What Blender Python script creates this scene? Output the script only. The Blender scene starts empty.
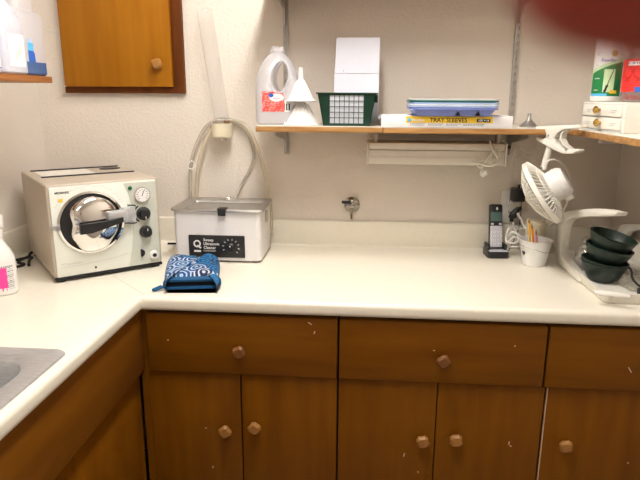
import bpy, bmesh, math, random
from mathutils import Vector, Matrix
random.seed(7)
PI = math.pi
SC = bpy.context.scene
COL = SC.collection
R = math.radians

# ------------------------------------------------------------------ camera
F = 578.5
CAM = Vector((0, 0, 1.447))
pitch, yaw, roll = R(13.93), R(-4.56), R(0.30)
def _rot():
    cx, sx, cy, sy, cr, sr = math.cos(pitch), math.sin(pitch), math.cos(yaw), math.sin(yaw), math.cos(roll), math.sin(roll)
    Ry = Matrix(((cy, -sy, 0), (sy, cy, 0), (0, 0, 1)))
    B = Matrix(((1, 0, 0), (0, 0, -1), (0, 1, 0)))
    Rx = Matrix(((1, 0, 0), (0, cx, -sx), (0, sx, cx)))
    Rr = Matrix(((cr, -sr, 0), (sr, cr, 0), (0, 0, 1)))
    return Rr @ Rx @ B @ Ry
WM = _rot()
RIGHT, UP, FWD = Vector(WM[0]), -Vector(WM[1]), Vector(WM[2])
def ray(x, y): return WM.transposed() @ Vector(((x - 320) / F, (y - 240) / F, 1))
def at_y(x, y, Y): d = ray(x, y); return CAM + d * (Y / d.y)
def at_x(x, y, X): d = ray(x, y); return CAM + d * (X / d.x)
def at_z(x, y, Z): d = ray(x, y); return CAM + d * ((Z - CAM.z) / d.z)
def at_plane(x, y, p, n): d = ray(x, y); return CAM + d * ((p - CAM).dot(n) / d.dot(n))

cd = bpy.data.cameras.new('camera'); cam = bpy.data.objects.new('camera', cd); COL.objects.link(cam)
cam.matrix_world = Matrix.Translation(CAM) @ Matrix((RIGHT, UP, -FWD)).transposed().to_4x4()
cd.sensor_width = 36; cd.lens = F * 36 / 640; cd.clip_start = .002
cd.dof.use_dof = True; cd.dof.focus_distance = 1.85; cd.dof.aperture_fstop = 11.5
SC.camera = cam

# ------------------------------------------------------------------ materials
def mat(name, col, rough=.5, metal=0, var=.06, scale=40, stretch=(1, 1, 1), bump=0, bscale=200, col2=None, coat=0, sss=0, spec=.5):
    m = bpy.data.materials.new(name); m.use_nodes = True
    nt = m.node_tree; N = nt.nodes; L = nt.links; b = N['Principled BSDF']
    tc = N.new('ShaderNodeTexCoord'); mp = N.new('ShaderNodeMapping'); mp.inputs['Scale'].default_value = stretch
    L.new(tc.outputs['Object'], mp.inputs['Vector'])
    nz = N.new('ShaderNodeTexNoise'); nz.inputs['Scale'].default_value = scale; nz.inputs['Detail'].default_value = 4
    L.new(mp.outputs['Vector'], nz.inputs['Vector'])
    rp = N.new('ShaderNodeValToRGB')
    c2 = col2 if col2 else tuple(c * (1 - var) for c in col)
    c1 = col if col2 else tuple(min(1, c * (1 + var)) for c in col)
    rp.color_ramp.elements[0].position = .3; rp.color_ramp.elements[1].position = .7
    rp.color_ramp.elements[0].color = (*c2, 1); rp.color_ramp.elements[1].color = (*c1, 1)
    L.new(nz.outputs['Fac'], rp.inputs['Fac']); L.new(rp.outputs['Color'], b.inputs['Base Color'])
    b.inputs['Roughness'].default_value = rough; b.inputs['Metallic'].default_value = metal
    b.inputs['Specular IOR Level'].default_value = spec
    b.inputs['Coat Weight'].default_value = coat
    if sss:
        b.inputs['Subsurface Weight'].default_value = sss
    if bump:
        n2 = N.new('ShaderNodeTexNoise'); n2.inputs['Scale'].default_value = bscale; n2.inputs['Detail'].default_value = 3
        L.new(mp.outputs['Vector'], n2.inputs['Vector'])
        bp = N.new('ShaderNodeBump'); bp.inputs['Strength'].default_value = bump; bp.inputs['Distance'].default_value = .004
        L.new(n2.outputs['Fac'], bp.inputs['Height']); L.new(bp.outputs['Normal'], b.inputs['Normal'])
    return m
def seethrough(name, col, fac, rough=.15, translucent=0.0, ior_gloss=.08):
    """thin plastic or glass: part clear, part diffuse / glossy"""
    m = bpy.data.materials.new(name); m.use_nodes = True
    nt = m.node_tree; N = nt.nodes; L = nt.links; N.remove(N['Principled BSDF']); out = N['Material Output']
    tr = N.new('ShaderNodeBsdfTransparent'); df = N.new('ShaderNodeBsdfDiffuse'); tl = N.new('ShaderNodeBsdfTranslucent'); gl = N.new('ShaderNodeBsdfGlossy')
    nz = N.new('ShaderNodeTexNoise'); nz.inputs['Scale'].default_value = 20
    rp = N.new('ShaderNodeValToRGB'); rp.color_ramp.elements[0].color = (*[c * .94 for c in col], 1); rp.color_ramp.elements[1].color = (*col, 1)
    L.new(nz.outputs['Fac'], rp.inputs['Fac'])
    tr.inputs['Color'].default_value = (*[min(1, .8 + .2 * c) for c in col], 1)
    gl.inputs['Roughness'].default_value = rough
    for n in (df, tl): L.new(rp.outputs['Color'], n.inputs['Color'])
    m1 = N.new('ShaderNodeMixShader'); m1.inputs[0].default_value = translucent
    L.new(df.outputs[0], m1.inputs[1]); L.new(tl.outputs[0], m1.inputs[2])
    m2 = N.new('ShaderNodeMixShader'); m2.inputs[0].default_value = fac
    L.new(tr.outputs[0], m2.inputs[1]); L.new(m1.outputs[0], m2.inputs[2])
    lw = N.new('ShaderNodeLayerWeight'); lw.inputs['Blend'].default_value = .25
    mr = N.new('ShaderNodeMath'); mr.operation = 'MULTIPLY_ADD'; mr.inputs[1].default_value = .35; mr.inputs[2].default_value = ior_gloss
    L.new(lw.outputs['Facing'], mr.inputs[0])
    m3 = N.new('ShaderNodeMixShader'); L.new(mr.outputs[0], m3.inputs[0])
    L.new(m2.outputs[0], m3.inputs[1]); L.new(gl.outputs[0], m3.inputs[2]); L.new(m3.outputs[0], out.inputs['Surface'])
    return m
def emit(name, col, s):
    m = bpy.data.materials.new(name); m.use_nodes = True; N = m.node_tree.nodes; b = N['Principled BSDF']
    b.inputs['Base Color'].default_value = (.9, .9, .88, 1); b.inputs['Emission Color'].default_value = (*col, 1); b.inputs['Emission Strength'].default_value = s
    return m

M_ = {}
M_['wall'] = mat('wall_paint', (.75, .68, .60), .75, var=.02, scale=6, bump=.5, bscale=110)
M_['ceil'] = mat('ceiling_paint', (.80, .77, .72), .9, var=.02)
M_['floor'] = mat('vinyl_floor', (.34, .28, .22), .5, var=.15, scale=12)
M_['counter'] = mat('cream_laminate', (.85, .80, .68), .32, var=.015, scale=60)
M_['wood'] = mat('cabinet_wood', (.207, .073, .0022), .42, scale=5, stretch=(5, 5, .5), col2=(.155, .049, .0014), bump=.05, bscale=50)
M_['woodh'] = mat('cabinet_wood_drawer', (.207, .073, .0022), .42, scale=5, stretch=(.5, 5, 5), col2=(.155, .049, .0014), bump=.05, bscale=50)
M_['woodframe'] = mat('dark_cabinet_wood', (.17, .048, .008), .45, scale=5, stretch=(5, 5, .5), col2=(.11, .03, .006))
M_['wooddoor'] = mat('lit_cabinet_wood', (.385, .15, .008), .4, scale=5, stretch=(6, 6, .5), col2=(.31, .11, .005), bump=.05)  # lighter copy of the cabinet wood, stronger light put into its colour
M_['knob'] = mat('knob_wood', (.42, .20, .05), .45, scale=20, col2=(.30, .125, .025))
M_['knobdark'] = mat('knob_wood_dark', (.23, .09, .02), .45, scale=20, col2=(.15, .05, .01))
M_['chip'] = mat('bare_wood_chip', (.75, .55, .38), .7)
M_['gap'] = mat('cabinet_inside', (.03, .014, .006), .8)
M_['ply'] = mat('shelf_plywood', (.55, .30, .10), .5, scale=7, stretch=(1, 6, 14), col2=(.30, .13, .035))
M_['plyL'] = mat('shelf_stained_wood', (.42, .16, .04), .45, scale=7, stretch=(6, 1, 14), col2=(.24, .08, .02))
M_['lam'] = mat('shelf_laminate', (.74, .69, .60), .4)
M_['steel'] = mat('stainless_steel', (.63, .64, .66), .42, .75, var=.1, scale=30, stretch=(1, 8, 8))
M_['galv'] = mat('galvanised_steel', (.48, .46, .43), .45, .8, var=.1)
M_['chrome'] = mat('chrome', (.80, .79, .78), .07, 1, var=.01)
M_['alum'] = mat('dull_aluminium', (.45, .44, .43), .4, .9)
M_['brass'] = mat('brass', (.55, .36, .10), .25, 1)
M_['black'] = mat('black_plastic', (.012, .012, .013), .4)
M_['rubber'] = mat('black_rubber', (.01, .01, .01), .7)
M_['white'] = mat('white_plastic', (.82, .80, .77), .35, var=.02)
M_['cream'] = mat('cream_plastic', (.74, .67, .50), .4, var=.03)
M_['creamw'] = mat('ivory_plastic', (.82, .79, .71), .35, var=.03)
M_['beige'] = mat('beige_enamel', (.50, .43, .345), .4, var=.04)
M_['panel'] = mat('white_front_panel', (.77, .79, .72), .3, var=.03, scale=15)
M_['panelg'] = mat('grey_control_panel', (.56, .575, .50), .35, var=.03)
M_['paper'] = mat('white_paper', (.77, .79, .88), .8, var=.03, scale=10)
M_['card'] = mat('white_card', (.83, .82, .82), .6, var=.02)
M_['grey'] = mat('grey_print', (.30, .30, .30), .7)
M_['lgrey'] = mat('light_grey_print', (.55, .55, .53), .7)
M_['usw'] = mat('cleaner_enamel', (.76, .74, .74), .35, var=.02)
M_['ink'] = mat('black_ink', (.02, .02, .02), .6)
M_['yellow'] = mat('yellow_print', (.85, .56, .03), .5)
M_['blue'] = mat('blue_print', (.02, .12, .55), .5)
M_['cyan'] = mat('light_blue_print', (.10, .48, .80), .5)
M_['violet'] = mat('violet_print', (.13, .06, .45), .5)
M_['green'] = mat('green_print', (.005, .20, .05), .5)
M_['lime'] = mat('pale_green_print', (.55, .72, .42), .5)
M_['red'] = mat('red_print', (.80, .03, .025), .5, var=.15, scale=25)
M_['dred'] = mat('dark_red_print', (.50, .012, .012), .5, var=.1)
M_['coral'] = mat('coral_print', (.62, .035, .03), .5, col2=(.80, .24, .17), scale=45)
M_['pink'] = mat('hot_pink_print', (.95, .06, .36), .5)
M_['pinkl'] = mat('pale_pink_print', (.85, .35, .45), .5)
M_['gold'] = mat('gold_seal', (.50, .36, .10), .5)
M_['basket'] = mat('dark_green_plastic', (.003, .030, .016), .35, var=.1)
M_['bowl'] = mat('green_black_rubber', (.010, .024, .016), .42, var=.15, scale=25)
M_['traybl'] = mat('periwinkle_plastic', (.20, .26, .64), .35)
M_['traylt'] = mat('pale_blue_plastic', (.40, .52, .80), .35)
M_['traygr'] = mat('teal_plastic', (.01, .13, .115), .35)
M_['trayw'] = mat('pale_grey_plastic', (.62, .66, .66), .35)
M_['lens'] = mat('frosted_diffuser', (.72, .68, .60), .3, var=.02)
M_['fix'] = mat('fixture_enamel', (.60, .52, .40), .45)
M_['screen'] = mat('phone_screen', (.10, .17, .16), .2)
M_['silver'] = mat('silver_plastic', (.62, .62, .68), .35)
M_['orange'] = mat('orange_pencil_paint', (.85, .28, .02), .4)
M_['yel2'] = mat('yellow_pencil_paint', (.85, .50, .04), .4)
M_['cuff'] = mat('blue_binding', (.005, .085, .22), .8, bump=.3, bscale=300)
M_['lining'] = mat('dark_lining', (.012, .013, .018), .9)
M_['led'] = mat('green_lamp_lens', (.01, .12, .05), .2)
M_['jug'] = seethrough('milky_plastic', (.95, .95, 1.0), .58, .25, .45)
M_['clear'] = seethrough('clear_acrylic', (.97, .97, .97), .07, .12, .3, .03)
M_['hose'] = seethrough('yellowed_tubing', (.84, .77, .60), .55, .25, .4, .05)
M_['hoseg'] = seethrough('grey_tubing', (.74, .70, .62), .52, .25, .4, .05)
M_['glass'] = seethrough('jar_glass', (.75, .74, .70), .22, .05, .2, .18)
M_['bag'] = seethrough('clear_bag', (.80, .78, .68), .30, .15, .4, .12)
M_['bluel'] = seethrough('blue_liquid', (.06, .20, .52), .75, .2, .4, .04)
M_['tint'] = seethrough('clear_jar_plastic', (.45, .38, .36), .35, .1, .2, .12)

def wrings(name):     # mitten cloth: rings of white and blue on blue
    m = bpy.data.materials.new(name); m.use_nodes = True; nt = m.node_tree; N = nt.nodes; L = nt.links; b = N['Principled BSDF']
    tc = N.new('ShaderNodeTexCoord'); mp = N.new('ShaderNodeMapping'); mp.inputs['Scale'].default_value = (21, 15, 2)
    L.new(tc.outputs['Object'], mp.inputs['Vector'])
    vo = N.new('ShaderNodeTexVoronoi'); vo.voronoi_dimensions = '2D'; vo.inputs['Scale'].default_value = 1; vo.inputs['Randomness'].default_value = .75
    L.new(mp.outputs['Vector'], vo.inputs['Vector'])
    mu = N.new('ShaderNodeMath'); mu.operation = 'MULTIPLY'; mu.inputs[1].default_value = 25; L.new(vo.outputs['Distance'], mu.inputs[0])
    si = N.new('ShaderNodeMath'); si.operation = 'SINE'; L.new(mu.outputs[0], si.inputs[0])
    gt = N.new('ShaderNodeMath'); gt.operation = 'GREATER_THAN'; gt.inputs[1].default_value = .40; L.new(si.outputs[0], gt.inputs[0])
    sx = N.new('ShaderNodeSeparateColor'); L.new(vo.outputs['Color'], sx.inputs[0])
    r1 = N.new('ShaderNodeValToRGB'); r1.color_ramp.interpolation = 'CONSTANT'     # ring colour per cell
    e = r1.color_ramp.elements; e[0].position = 0; e[0].color = (.42, .52, .68, 1); e[1].position = .42; e[1].color = (.015, .18, .38, 1)
    e.new(.8).color = (.55, .62, .75, 1); L.new(sx.outputs[0], r1.inputs['Fac'])
    r2 = N.new('ShaderNodeValToRGB'); r2.color_ramp.interpolation = 'CONSTANT'
    e = r2.color_ramp.elements; e[0].position = 0; e[0].color = (.006, .065, .20, 1); e[1].position = .5; e[1].color = (.012, .02, .07, 1)
    e.new(.72).color = (.006, .10, .27, 1); L.new(sx.outputs[1], r2.inputs['Fac'])
    mx = N.new('ShaderNodeMix'); mx.data_type = 'RGBA'; L.new(gt.outputs[0], mx.inputs[0]); L.new(r2.outputs[0], mx.inputs[6]); L.new(r1.outputs[0], mx.inputs[7])
    L.new(mx.outputs[2], b.inputs['Base Color']); b.inputs['Roughness'].default_value = .85
    return m
M_['mitt'] = wrings('ring_print_cloth')

def skin_mat():
    m = bpy.data.materials.new('skin'); m.use_nodes = True; N = m.node_tree.nodes; L = m.node_tree.links; b = N['Principled BSDF']
    nz = N.new('ShaderNodeTexNoise'); nz.inputs['Scale'].default_value = 60
    rp = N.new('ShaderNodeValToRGB'); rp.color_ramp.elements[0].color = (.30, .035, .020, 1); rp.color_ramp.elements[1].color = (.34, .045, .025, 1)
    L.new(nz.outputs['Fac'], rp.inputs['Fac']); L.new(rp.outputs[0], b.inputs['Base Color'])
    b.inputs['Roughness'].default_value = .5
    b.inputs['Subsurface Weight'].default_value = .6; b.inputs['Subsurface Radius'].default_value = (1, .12, .06); b.inputs['Subsurface Scale'].default_value = .012
    return m
M_['skin'] = skin_mat()

# ------------------------------------------------------------------ mesh builder
def _mv(lst): return [Vector(p) for p in lst]
def smooth_path(pts, n=8, closed=False):
    pts = _mv(pts); out = []; k = len(pts)
    rng = range(k if closed else k - 1)
    for i in rng:
        p1, p2 = pts[i], pts[(i + 1) % k]
        p0 = pts[(i - 1) % k] if closed or i > 0 else p1 * 2 - p2
        p3 = pts[(i + 2) % k] if closed or i + 2 < k else p2 * 2 - p1
        for j in range(n):
            t = j / n
            out.append(.5 * ((2 * p1) + (p2 - p0) * t + (2 * p0 - 5 * p1 + 4 * p2 - p3) * t * t + (3 * p1 - p0 - 3 * p2 + p3) * t ** 3))
    if not closed: out.append(pts[-1])
    return out
class MB:
    def __init__(s): s.bm = bmesh.new(); s.mi = 0
    def _merge(s, b, M=None):
        if M is not None: b.transform(M)
        for f in b.faces: f.material_index = s.mi
        me = bpy.data.meshes.new('tmp'); b.to_mesh(me); b.free(); s.bm.from_mesh(me); bpy.data.meshes.remove(me); return s
    def box(s, x0, x1, y0, y1, z0, z1, bev=0, seg=2, M=None):
        b = bmesh.new(); bmesh.ops.create_cube(b, size=1)
        for v in b.verts: v.co = Vector(((x0 + x1) / 2 + v.co.x * (x1 - x0), (y0 + y1) / 2 + v.co.y * (y1 - y0), (z0 + z1) / 2 + v.co.z * (z1 - z0)))
        if bev: bmesh.ops.bevel(b, geom=b.edges[:], offset=bev, segments=seg, profile=.5, affect='EDGES')
        return s._merge(b, M)
    def loft(s, rings, cap0=True, cap1=True, closed=True, M=None):
        b = bmesh.new(); V = [[b.verts.new(p) for p in r] for r in rings]
        n = len(V[0])
        for a, c in zip(V, V[1:]):
            for i in range(n if closed else n - 1):
                j = (i + 1) % n
                try: b.faces.new((a[i], a[j], c[j], c[i]))
                except ValueError: pass
        if cap0: b.faces.new(V[0][::-1])
        if cap1: b.faces.new(V[-1])
        bmesh.ops.recalc_face_normals(b, faces=b.faces[:])
        return s._merge(b, M)
    def lathe(s, prof, seg=32, M=None, cap0=True, cap1=True, sx=1, sy=1):
        rings = [[(r * sx * math.cos(2 * PI * i / seg), r * sy * math.sin(2 * PI * i / seg), z) for i in range(seg)] for r, z in prof]
        return s.loft(rings, cap0, cap1, M=M)
    def cyl(s, p0, p1, r0, r1=None, seg=20, cap=True):
        p0, p1 = Vector(p0), Vector(p1); d = p1 - p0; q = d.to_track_quat('Z', 'Y').to_matrix().to_4x4()
        return s.lathe([(r0, 0), (r1 if r1 is not None else r0, d.length)], seg, Matrix.Translation(p0) @ q, cap, cap)
    def tube(s, pts, r, seg=8, closed=False, n=8, sm=True, flat=1):
        P = smooth_path(pts, n, closed) if sm else _mv(pts); k = len(P); rings = []; nrm = None
        for i in range(k):
            a = P[(i - 1) % k] if closed or i else P[i]; c = P[(i + 1) % k] if closed or i < k - 1 else P[i]
            t = (c - a).normalized()
            if nrm is None: nrm = t.orthogonal().normalized()
            nrm = (nrm - t * nrm.dot(t)).normalized(); bi = t.cross(nrm)
            rr = r[min(len(r) - 1, int(i / (k - 1) * (len(r) - 1) + .5))] if isinstance(r, (list, tuple)) else r
            rings.append([P[i] + nrm * (rr * math.cos(2 * PI * j / seg)) + bi * (rr * flat * math.sin(2 * PI * j / seg)) for j in range(seg)])
        if closed: rings.append(rings[0]); return s.loft(rings, False, False)
        return s.loft(rings)
    def prism(s, outline, dvec, M=None, bev=0):
        b = bmesh.new(); d = Vector(dvec); V = [b.verts.new(Vector(p)) for p in outline]; f = b.faces.new(V)
        e = bmesh.ops.extrude_face_region(b, geom=[f]); bmesh.ops.translate(b, vec=d, verts=[v for v in e['geom'] if isinstance(v, bmesh.types.BMVert)])
        bmesh.ops.recalc_face_normals(b, faces=b.faces[:])
        if bev:
            es = [x for x in b.edges if len(x.link_faces) == 2 and x.calc_face_angle(0) > .5]
            bmesh.ops.bevel(b, geom=es, offset=bev, segments=2, profile=.5, affect='EDGES')
        return s._merge(b, M)
    def ball(s, c, r, sc=(1, 1, 1), seg=20, M=None):
        b = bmesh.new(); bmesh.ops.create_uvsphere(b, u_segments=seg, v_segments=seg // 2, radius=r)
        for v in b.verts: v.co = Vector((v.co.x * sc[0] + c[0], v.co.y * sc[1] + c[1], v.co.z * sc[2] + c[2]))
        return s._merge(b, M)
    def grid(s, nu, nv, pos, func):           # coloured grid: func(u, v) gives the material slot, or None for a gap
        b = bmesh.new(); V = [[b.verts.new(pos(i / nu, j / nv)) for j in range(nv + 1)] for i in range(nu + 1)]
        for i in range(nu):
            for j in range(nv):
                k = func((i + .5) / nu, (j + .5) / nv)
                if k is None: continue
                f = b.faces.new((V[i][j], V[i + 1][j], V[i + 1][j + 1], V[i][j + 1])); f.material_index = k
        for v in [v for v in b.verts if not v.link_faces]: b.verts.remove(v)
        me = bpy.data.meshes.new('tmp'); b.to_mesh(me); b.free(); s.bm.from_mesh(me); bpy.data.meshes.remove(me); return s
    def build(s, name, mats, parent=None, sharp=35, loc=None, rz=0):
        me = bpy.data.meshes.new(name); s.bm.to_mesh(me); s.bm.free()
        for m in (mats if isinstance(mats, (list, tuple)) else [mats]): me.materials.append(M_[m] if isinstance(m, str) else m)
        for p in me.polygons: p.use_smooth = True
        me.set_sharp_from_angle(angle=R(sharp))
        o = bpy.data.objects.new(name, me); COL.objects.link(o)
        if parent: o.parent = parent
        if loc: o.location = loc
        if rz: o.rotation_euler.z = rz
        return o
def thing(name, label, cat, loc=(0, 0, 0), rz=0, group=None):
    o = bpy.data.objects.new(name, None); COL.objects.link(o); o.empty_display_size = .05
    o.location = loc; o.rotation_euler.z = rz; tag(o, label, cat, group); return o
def tag(o, label, cat, group=None):
    o['label'] = label; o['category'] = cat
    if group: o['group'] = group
    return o
def struct(o): o['kind'] = 'structure'; return o
def text(body, size, m, parent, M, name='lettering', wrap=None, ext=.0002, off=0, align='LEFT'):
    c = bpy.data.curves.new(name, 'FONT'); c.body = body; c.size = size; c.extrude = ext; c.offset = off; c.align_x = align; c.resolution_u = 3
    t = bpy.data.objects.new('tmp', c); COL.objects.link(t); bpy.context.view_layer.update()
    me = bpy.data.meshes.new_from_object(t.evaluated_get(bpy.context.evaluated_depsgraph_get())); bpy.data.objects.remove(t); bpy.data.curves.remove(c)
    if wrap:
        for v in me.vertices:
            a = v.co.x / wrap; r = wrap + v.co.z; v.co = Vector((r * math.sin(a), -r * math.cos(a), v.co.y))
    me.transform(M); me.name = name; me.materials.clear(); me.materials.append(M_[m]); o = bpy.data.objects.new(name, me); COL.objects.link(o); o.parent = parent; return o
T = Matrix.Translation
FRONT = Matrix.Rotation(PI / 2, 4, 'X')      # text laid in xy -> stands in xz, facing -y
def rrect(x0, x1, y0, y1, r, z, n=5):
    out = []
    for cx, cy, a0 in ((x1 - r, y1 - r, 0), (x0 + r, y1 - r, 90), (x0 + r, y0 + r, 180), (x1 - r, y0 + r, 270)):
        for i in range(n + 1):
            a = R(a0 + 90 * i / n); out.append((cx + r * math.cos(a), cy + r * math.sin(a), z))
    return out
def circ(r, n, z=0, cx=0, cy=0): return [(cx + r * math.cos(2 * PI * i / n), cy + r * math.sin(2 * PI * i / n), z) for i in range(n)]

# ------------------------------------------------------------------ room
XL, XR, YB, YF, ZC = -1.2, .875, 2.09, -1.7, 2.44
struct(MB().box(XL - .1, XR + .1, YB, YB + .1, 0, ZC).build('wall_back', 'wall'))
struct(MB().box(XL - .1, XL, YF, YB, 0, ZC).build('wall_left', 'wall'))
struct(MB().box(XR, XR + .1, YF, YB, 0, ZC).build('wall_right', 'wall'))
struct(MB().box(XL - .1, XR + .1, YF - .1, YF, 0, ZC).build('wall_front', 'wall'))
struct(MB().box(XL - .1, XR + .1, YF - .1, YB + .1, -.1, 0).build('floor', 'floor'))
struct(MB().box(XL - .1, XR + .1, YF - .1, YB + .1, ZC, ZC + .1).build('ceiling', 'ceil'))

# ------------------------------------------------------------------ lamps
M_['lamp'] = emit('lamp_diffuser', (1, .965, .925), 15.0)
M_['fill_lamp'] = emit('added_fill_diffuser', (1, .965, .925), 1.8)
def ceiling_lamp(x, y0, y1, w, m, label):
    t = thing('ceiling_light', label, 'ceiling light', (x, (y0 + y1) / 2, ZC - .075))
    h = (y1 - y0) / 2
    MB().box(-w / 2 - .02, w / 2 + .02, -h - .02, h + .02, .03, .075, .004).build('housing', 'fix', t)
    MB().box(-w / 2, w / 2, -h, h, 0, .03, .006).build('diffuser', m, t)
ceiling_lamp(-.16, .55, 1.62, .15, 'lamp', 'lit strip light on the ceiling above the counter')
ceiling_lamp(-.16, -1.35, -.25, .30, 'fill_lamp', 'added unseen fill light on the ceiling behind the camera')  # unseen lamp added as fill, to brighten the room from behind the camera

# ------------------------------------------------------------------ countertop
CF, CX, ZT = 1.460, -.608, .91
ct = thing('countertop', 'cream laminate L-shaped worktop running into the corner', 'countertop', (0, 0, 0))
b = bmesh.new()
SK = (-1.05, -.665, .52, 1.08)     # hole under the sink
xs = [XL, SK[0], SK[1], CX, XR]; ys = [-.35, SK[2], SK[3], CF, 2.09]
vs = {(i, j): b.verts.new((x, y, ZT)) for i, x in enumerate(xs) for j, y in enumerate(ys)}
fs = []
for i in range(4):
    for j in range(4):
        if (i == 1 and j == 1) or (i == 3 and j < 3): continue
        fs.append(b.faces.new([vs[k] for k in ((i, j), (i + 1, j), (i + 1, j + 1), (i, j + 1))]))
e = bmesh.ops.extrude_face_region(b, geom=fs)
bmesh.ops.translate(b, vec=(0, 0, -.04), verts=[v for v in e['geom'] if isinstance(v, bmesh.types.BMVert)])
for v in [v for v in b.verts if not v.link_faces]: b.verts.remove(v)
bmesh.ops.recalc_face_normals(b, faces=b.faces[:])
nose = [x for x in b.edges if (all(abs(v.co.x - CX) < 1e-5 and v.co.y < CF + 1e-5 for v in x.verts) or all(abs(v.co.y - CF) < 1e-5 and v.co.x > CX - 1e-5 for v in x.verts)) and abs(x.verts[0].co.z - x.verts[1].co.z) < 1e-5]
bmesh.ops.bevel(b, geom=nose, offset=.013, segments=5, profile=.5, affect='EDGES')
w = MB(); w._merge(b); w.build('worktop', 'counter', ct)
w = MB(); w.box(XL + .018, XR - .018, 2.07, 2.09, ZT, 1.005, .006); struct(w.build('trim_1', 'counter'))
w = MB(); w.box(XL, XL + .018, -.35, 2.09, ZT, 1.005, .006); struct(w.build('trim_2', 'counter'))
w = MB(); w.box(XR - .018, XR, 1.46, 2.09, ZT, 1.005, .006); struct(w.build('trim_3', 'counter'))
# cove where the worktop meets the backsplash, and the mitred joint
w = MB(); w.prism([(XL + .018, 2.07, ZT), (XL + .018, 2.07, ZT + .006), (XL + .018, 2.066, ZT + .0015), (XL + .018, 2.062, ZT)], (XR - XL - .036, 0, 0)); w.build('cove', 'counter', ct)
dseam = Vector((-1, 1, 0)).normalized()
w = MB(); w.box(0, .80, -.0006, .0006, -.0001, .00025, M=T((CX, CF + .02, ZT)) @ Matrix.Rotation(R(135), 4, 'Z')); w.build('joint_line', mat('joint_glue', (.55, .47, .36), .6), ct)

# ------------------------------------------------------------------ sink
sk = thing('kitchen_sink', 'stainless steel sink let into the left worktop', 'sink', (-.854, .80, ZT))
def sr(o, z, r): return rrect(-.225 + o, .225 - o, -.31 + o, .31 - o, r, z, 6)
w = MB(); w.loft([sr(0, .0005, .028), sr(.002, .004, .028), sr(.012, .005, .026), sr(.03, .003, .03), sr(.045, .002, .055), sr(.052, -.004, .065), sr(.058, -.03, .065), sr(.07, -.15, .06), sr(.10, -.17, .05)], False, True); w.build('basin', 'steel', sk)
w = MB(); w.lathe([(.045, -.169), (.045, -.167), (.03, -.1675), (.03, -.169)], 24); w.build('drain', 'chrome', sk)

# ------------------------------------------------------------------ base cabinets
DY, OY, ZB = 1.476, 1.488, .10     # drawer face, door face
for k_ in ('wood', 'woodh', 'wooddoor', 'woodframe'): M_[k_].node_tree.nodes['Principled BSDF'].inputs['Specular IOR Level'].default_value = .16
def knob(parent, p, dark=False, rz=0, axis='y'):
    w = MB(); s = .0165
    Mx = Matrix.Rotation(rz, 4, 'Y')
    w.loft([[(c * .5 * math.cos(a), y, c * .5 * math.sin(a)) for a in [R(45 * (i // 2) * 2 + (14 if i % 2 == 0 else 76)) for i in range(8)]] for c, y in ((.018, 0), (.018, -.008), (.038, -.013), (.040, -.020), (.028, -.027))], M=T(p) @ Mx if axis == 'y' else T(p) @ Matrix.Rotation(R(90), 4, 'Z') @ Mx)
    o = w.build('knob', 'knobdark' if dark else 'knob', parent, sharp=20); return o
def chip(parent, px, py, Y, l=.006, a=0):
    p = at_y(px, py, Y - .0003)
    MB().box(-l, l, -.0002, .0002, -.0013, .0013, M=T(p) @ Matrix.Rotation(a, 4, 'Y')).build('paint_chip', 'chip', parent)
def base_cab(x0, x1, label, drawers, doors, fill=0):
    t = thing('base_cabinet', label, 'cabinet', (0, 0, 0), group='base cabinets under the counter')
    w = MB(); w.box(x0, x1, 1.505, 2.05, ZB, .868); w.box(x0, x1, 1.56, 2.05, 0, ZB); w.build('carcass', 'gap', t)
    w = MB()
    if fill: w.box(x0, x0 + fill, 1.49, 1.505, ZB, .868)
    else: w.box(x0 + .001, x0 + .004, 1.495, 1.505, ZB, .868)
    w.build('stile', 'wood', t)
    D = []
    for a, c in drawers:
        d = MB().box(a, c, DY, 1.505, .681, .858, .003).build('drawer', 'woodh', t); D.append(d)
    for a, c in doors:
        d = MB().box(a, c, OY, 1.505, ZB + .01, .676, .002).build('door', 'wood', t); D.append(d)
    return t, D
t, D = base_cab(-.635, -.0665, 'brown wooden base cabinet with one drawer and two doors, nearest the inside corner', [(-.606, -.0685)], [(-.614, -.3465), (-.3425, -.0685)], .034)
knob(D[0], at_y(240, 350, DY), True, .4); knob(D[1], at_y(226.5, 428.5, OY), False, .1); knob(D[2], at_y(255.5, 425, OY), False, -.2)
for q in ((310, 323.5, .006, .6), (314.5, 332.5, .004, -1.2), (168, 340, .0025, 0)): chip(D[0], q[0], q[1], DY, q[2], q[3])
for q in ((206, 428, .0025, 0), (213, 467, .004, -1.2)): chip(D[1], q[0], q[1], OY, q[2], q[3])
t, D = base_cab(-.0645, .505, 'brown wooden base cabinet with one drawer and two doors, middle one under the counter', [(-.0625, .491)], [(-.0625, .2115), (.2145, .503)])
knob(D[0], at_y(443, 359, DY), True, .2); knob(D[1], at_y(422.5, 438.5, OY), False, .5); knob(D[2], at_y(455, 437, OY), False, .7)
for q in ((404, 455, .006, -1.3), (418, 472, .003, 1)): chip(D[1], q[0], q[1], OY, q[2], q[3])
for q in ((509, 443, .005, -1.4), (510.5, 446, .003, .3)): chip(D[2], q[0], q[1], OY, q[2], q[3])
for q in ((434, 350.5, .0025, .2), (515, 346, .002, 0)): chip(D[0], q[0], q[1], DY, q[2], q[3])
t, D = base_cab(.507, .872, 'brown wooden base cabinet beside the right wall, pale worn edge down its door', [(.497, .868)], [(.511, .868)])
knob(D[1], at_y(564, 443, OY), False, .6); knob(D[0], (.76, DY, .77), True, .2)
MB().box(.5095, .511, OY - .0003, OY + .01, ZB + .01, .676).build('worn_edge', 'chip', D[1])
for q in ((628, 463, .002, 0), (630, 370, .009, 1.0)): chip(D[1] if q[1] > 391 else D[0], q[0], q[1], OY if q[1] > 391 else DY, q[2], q[3] )
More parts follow.
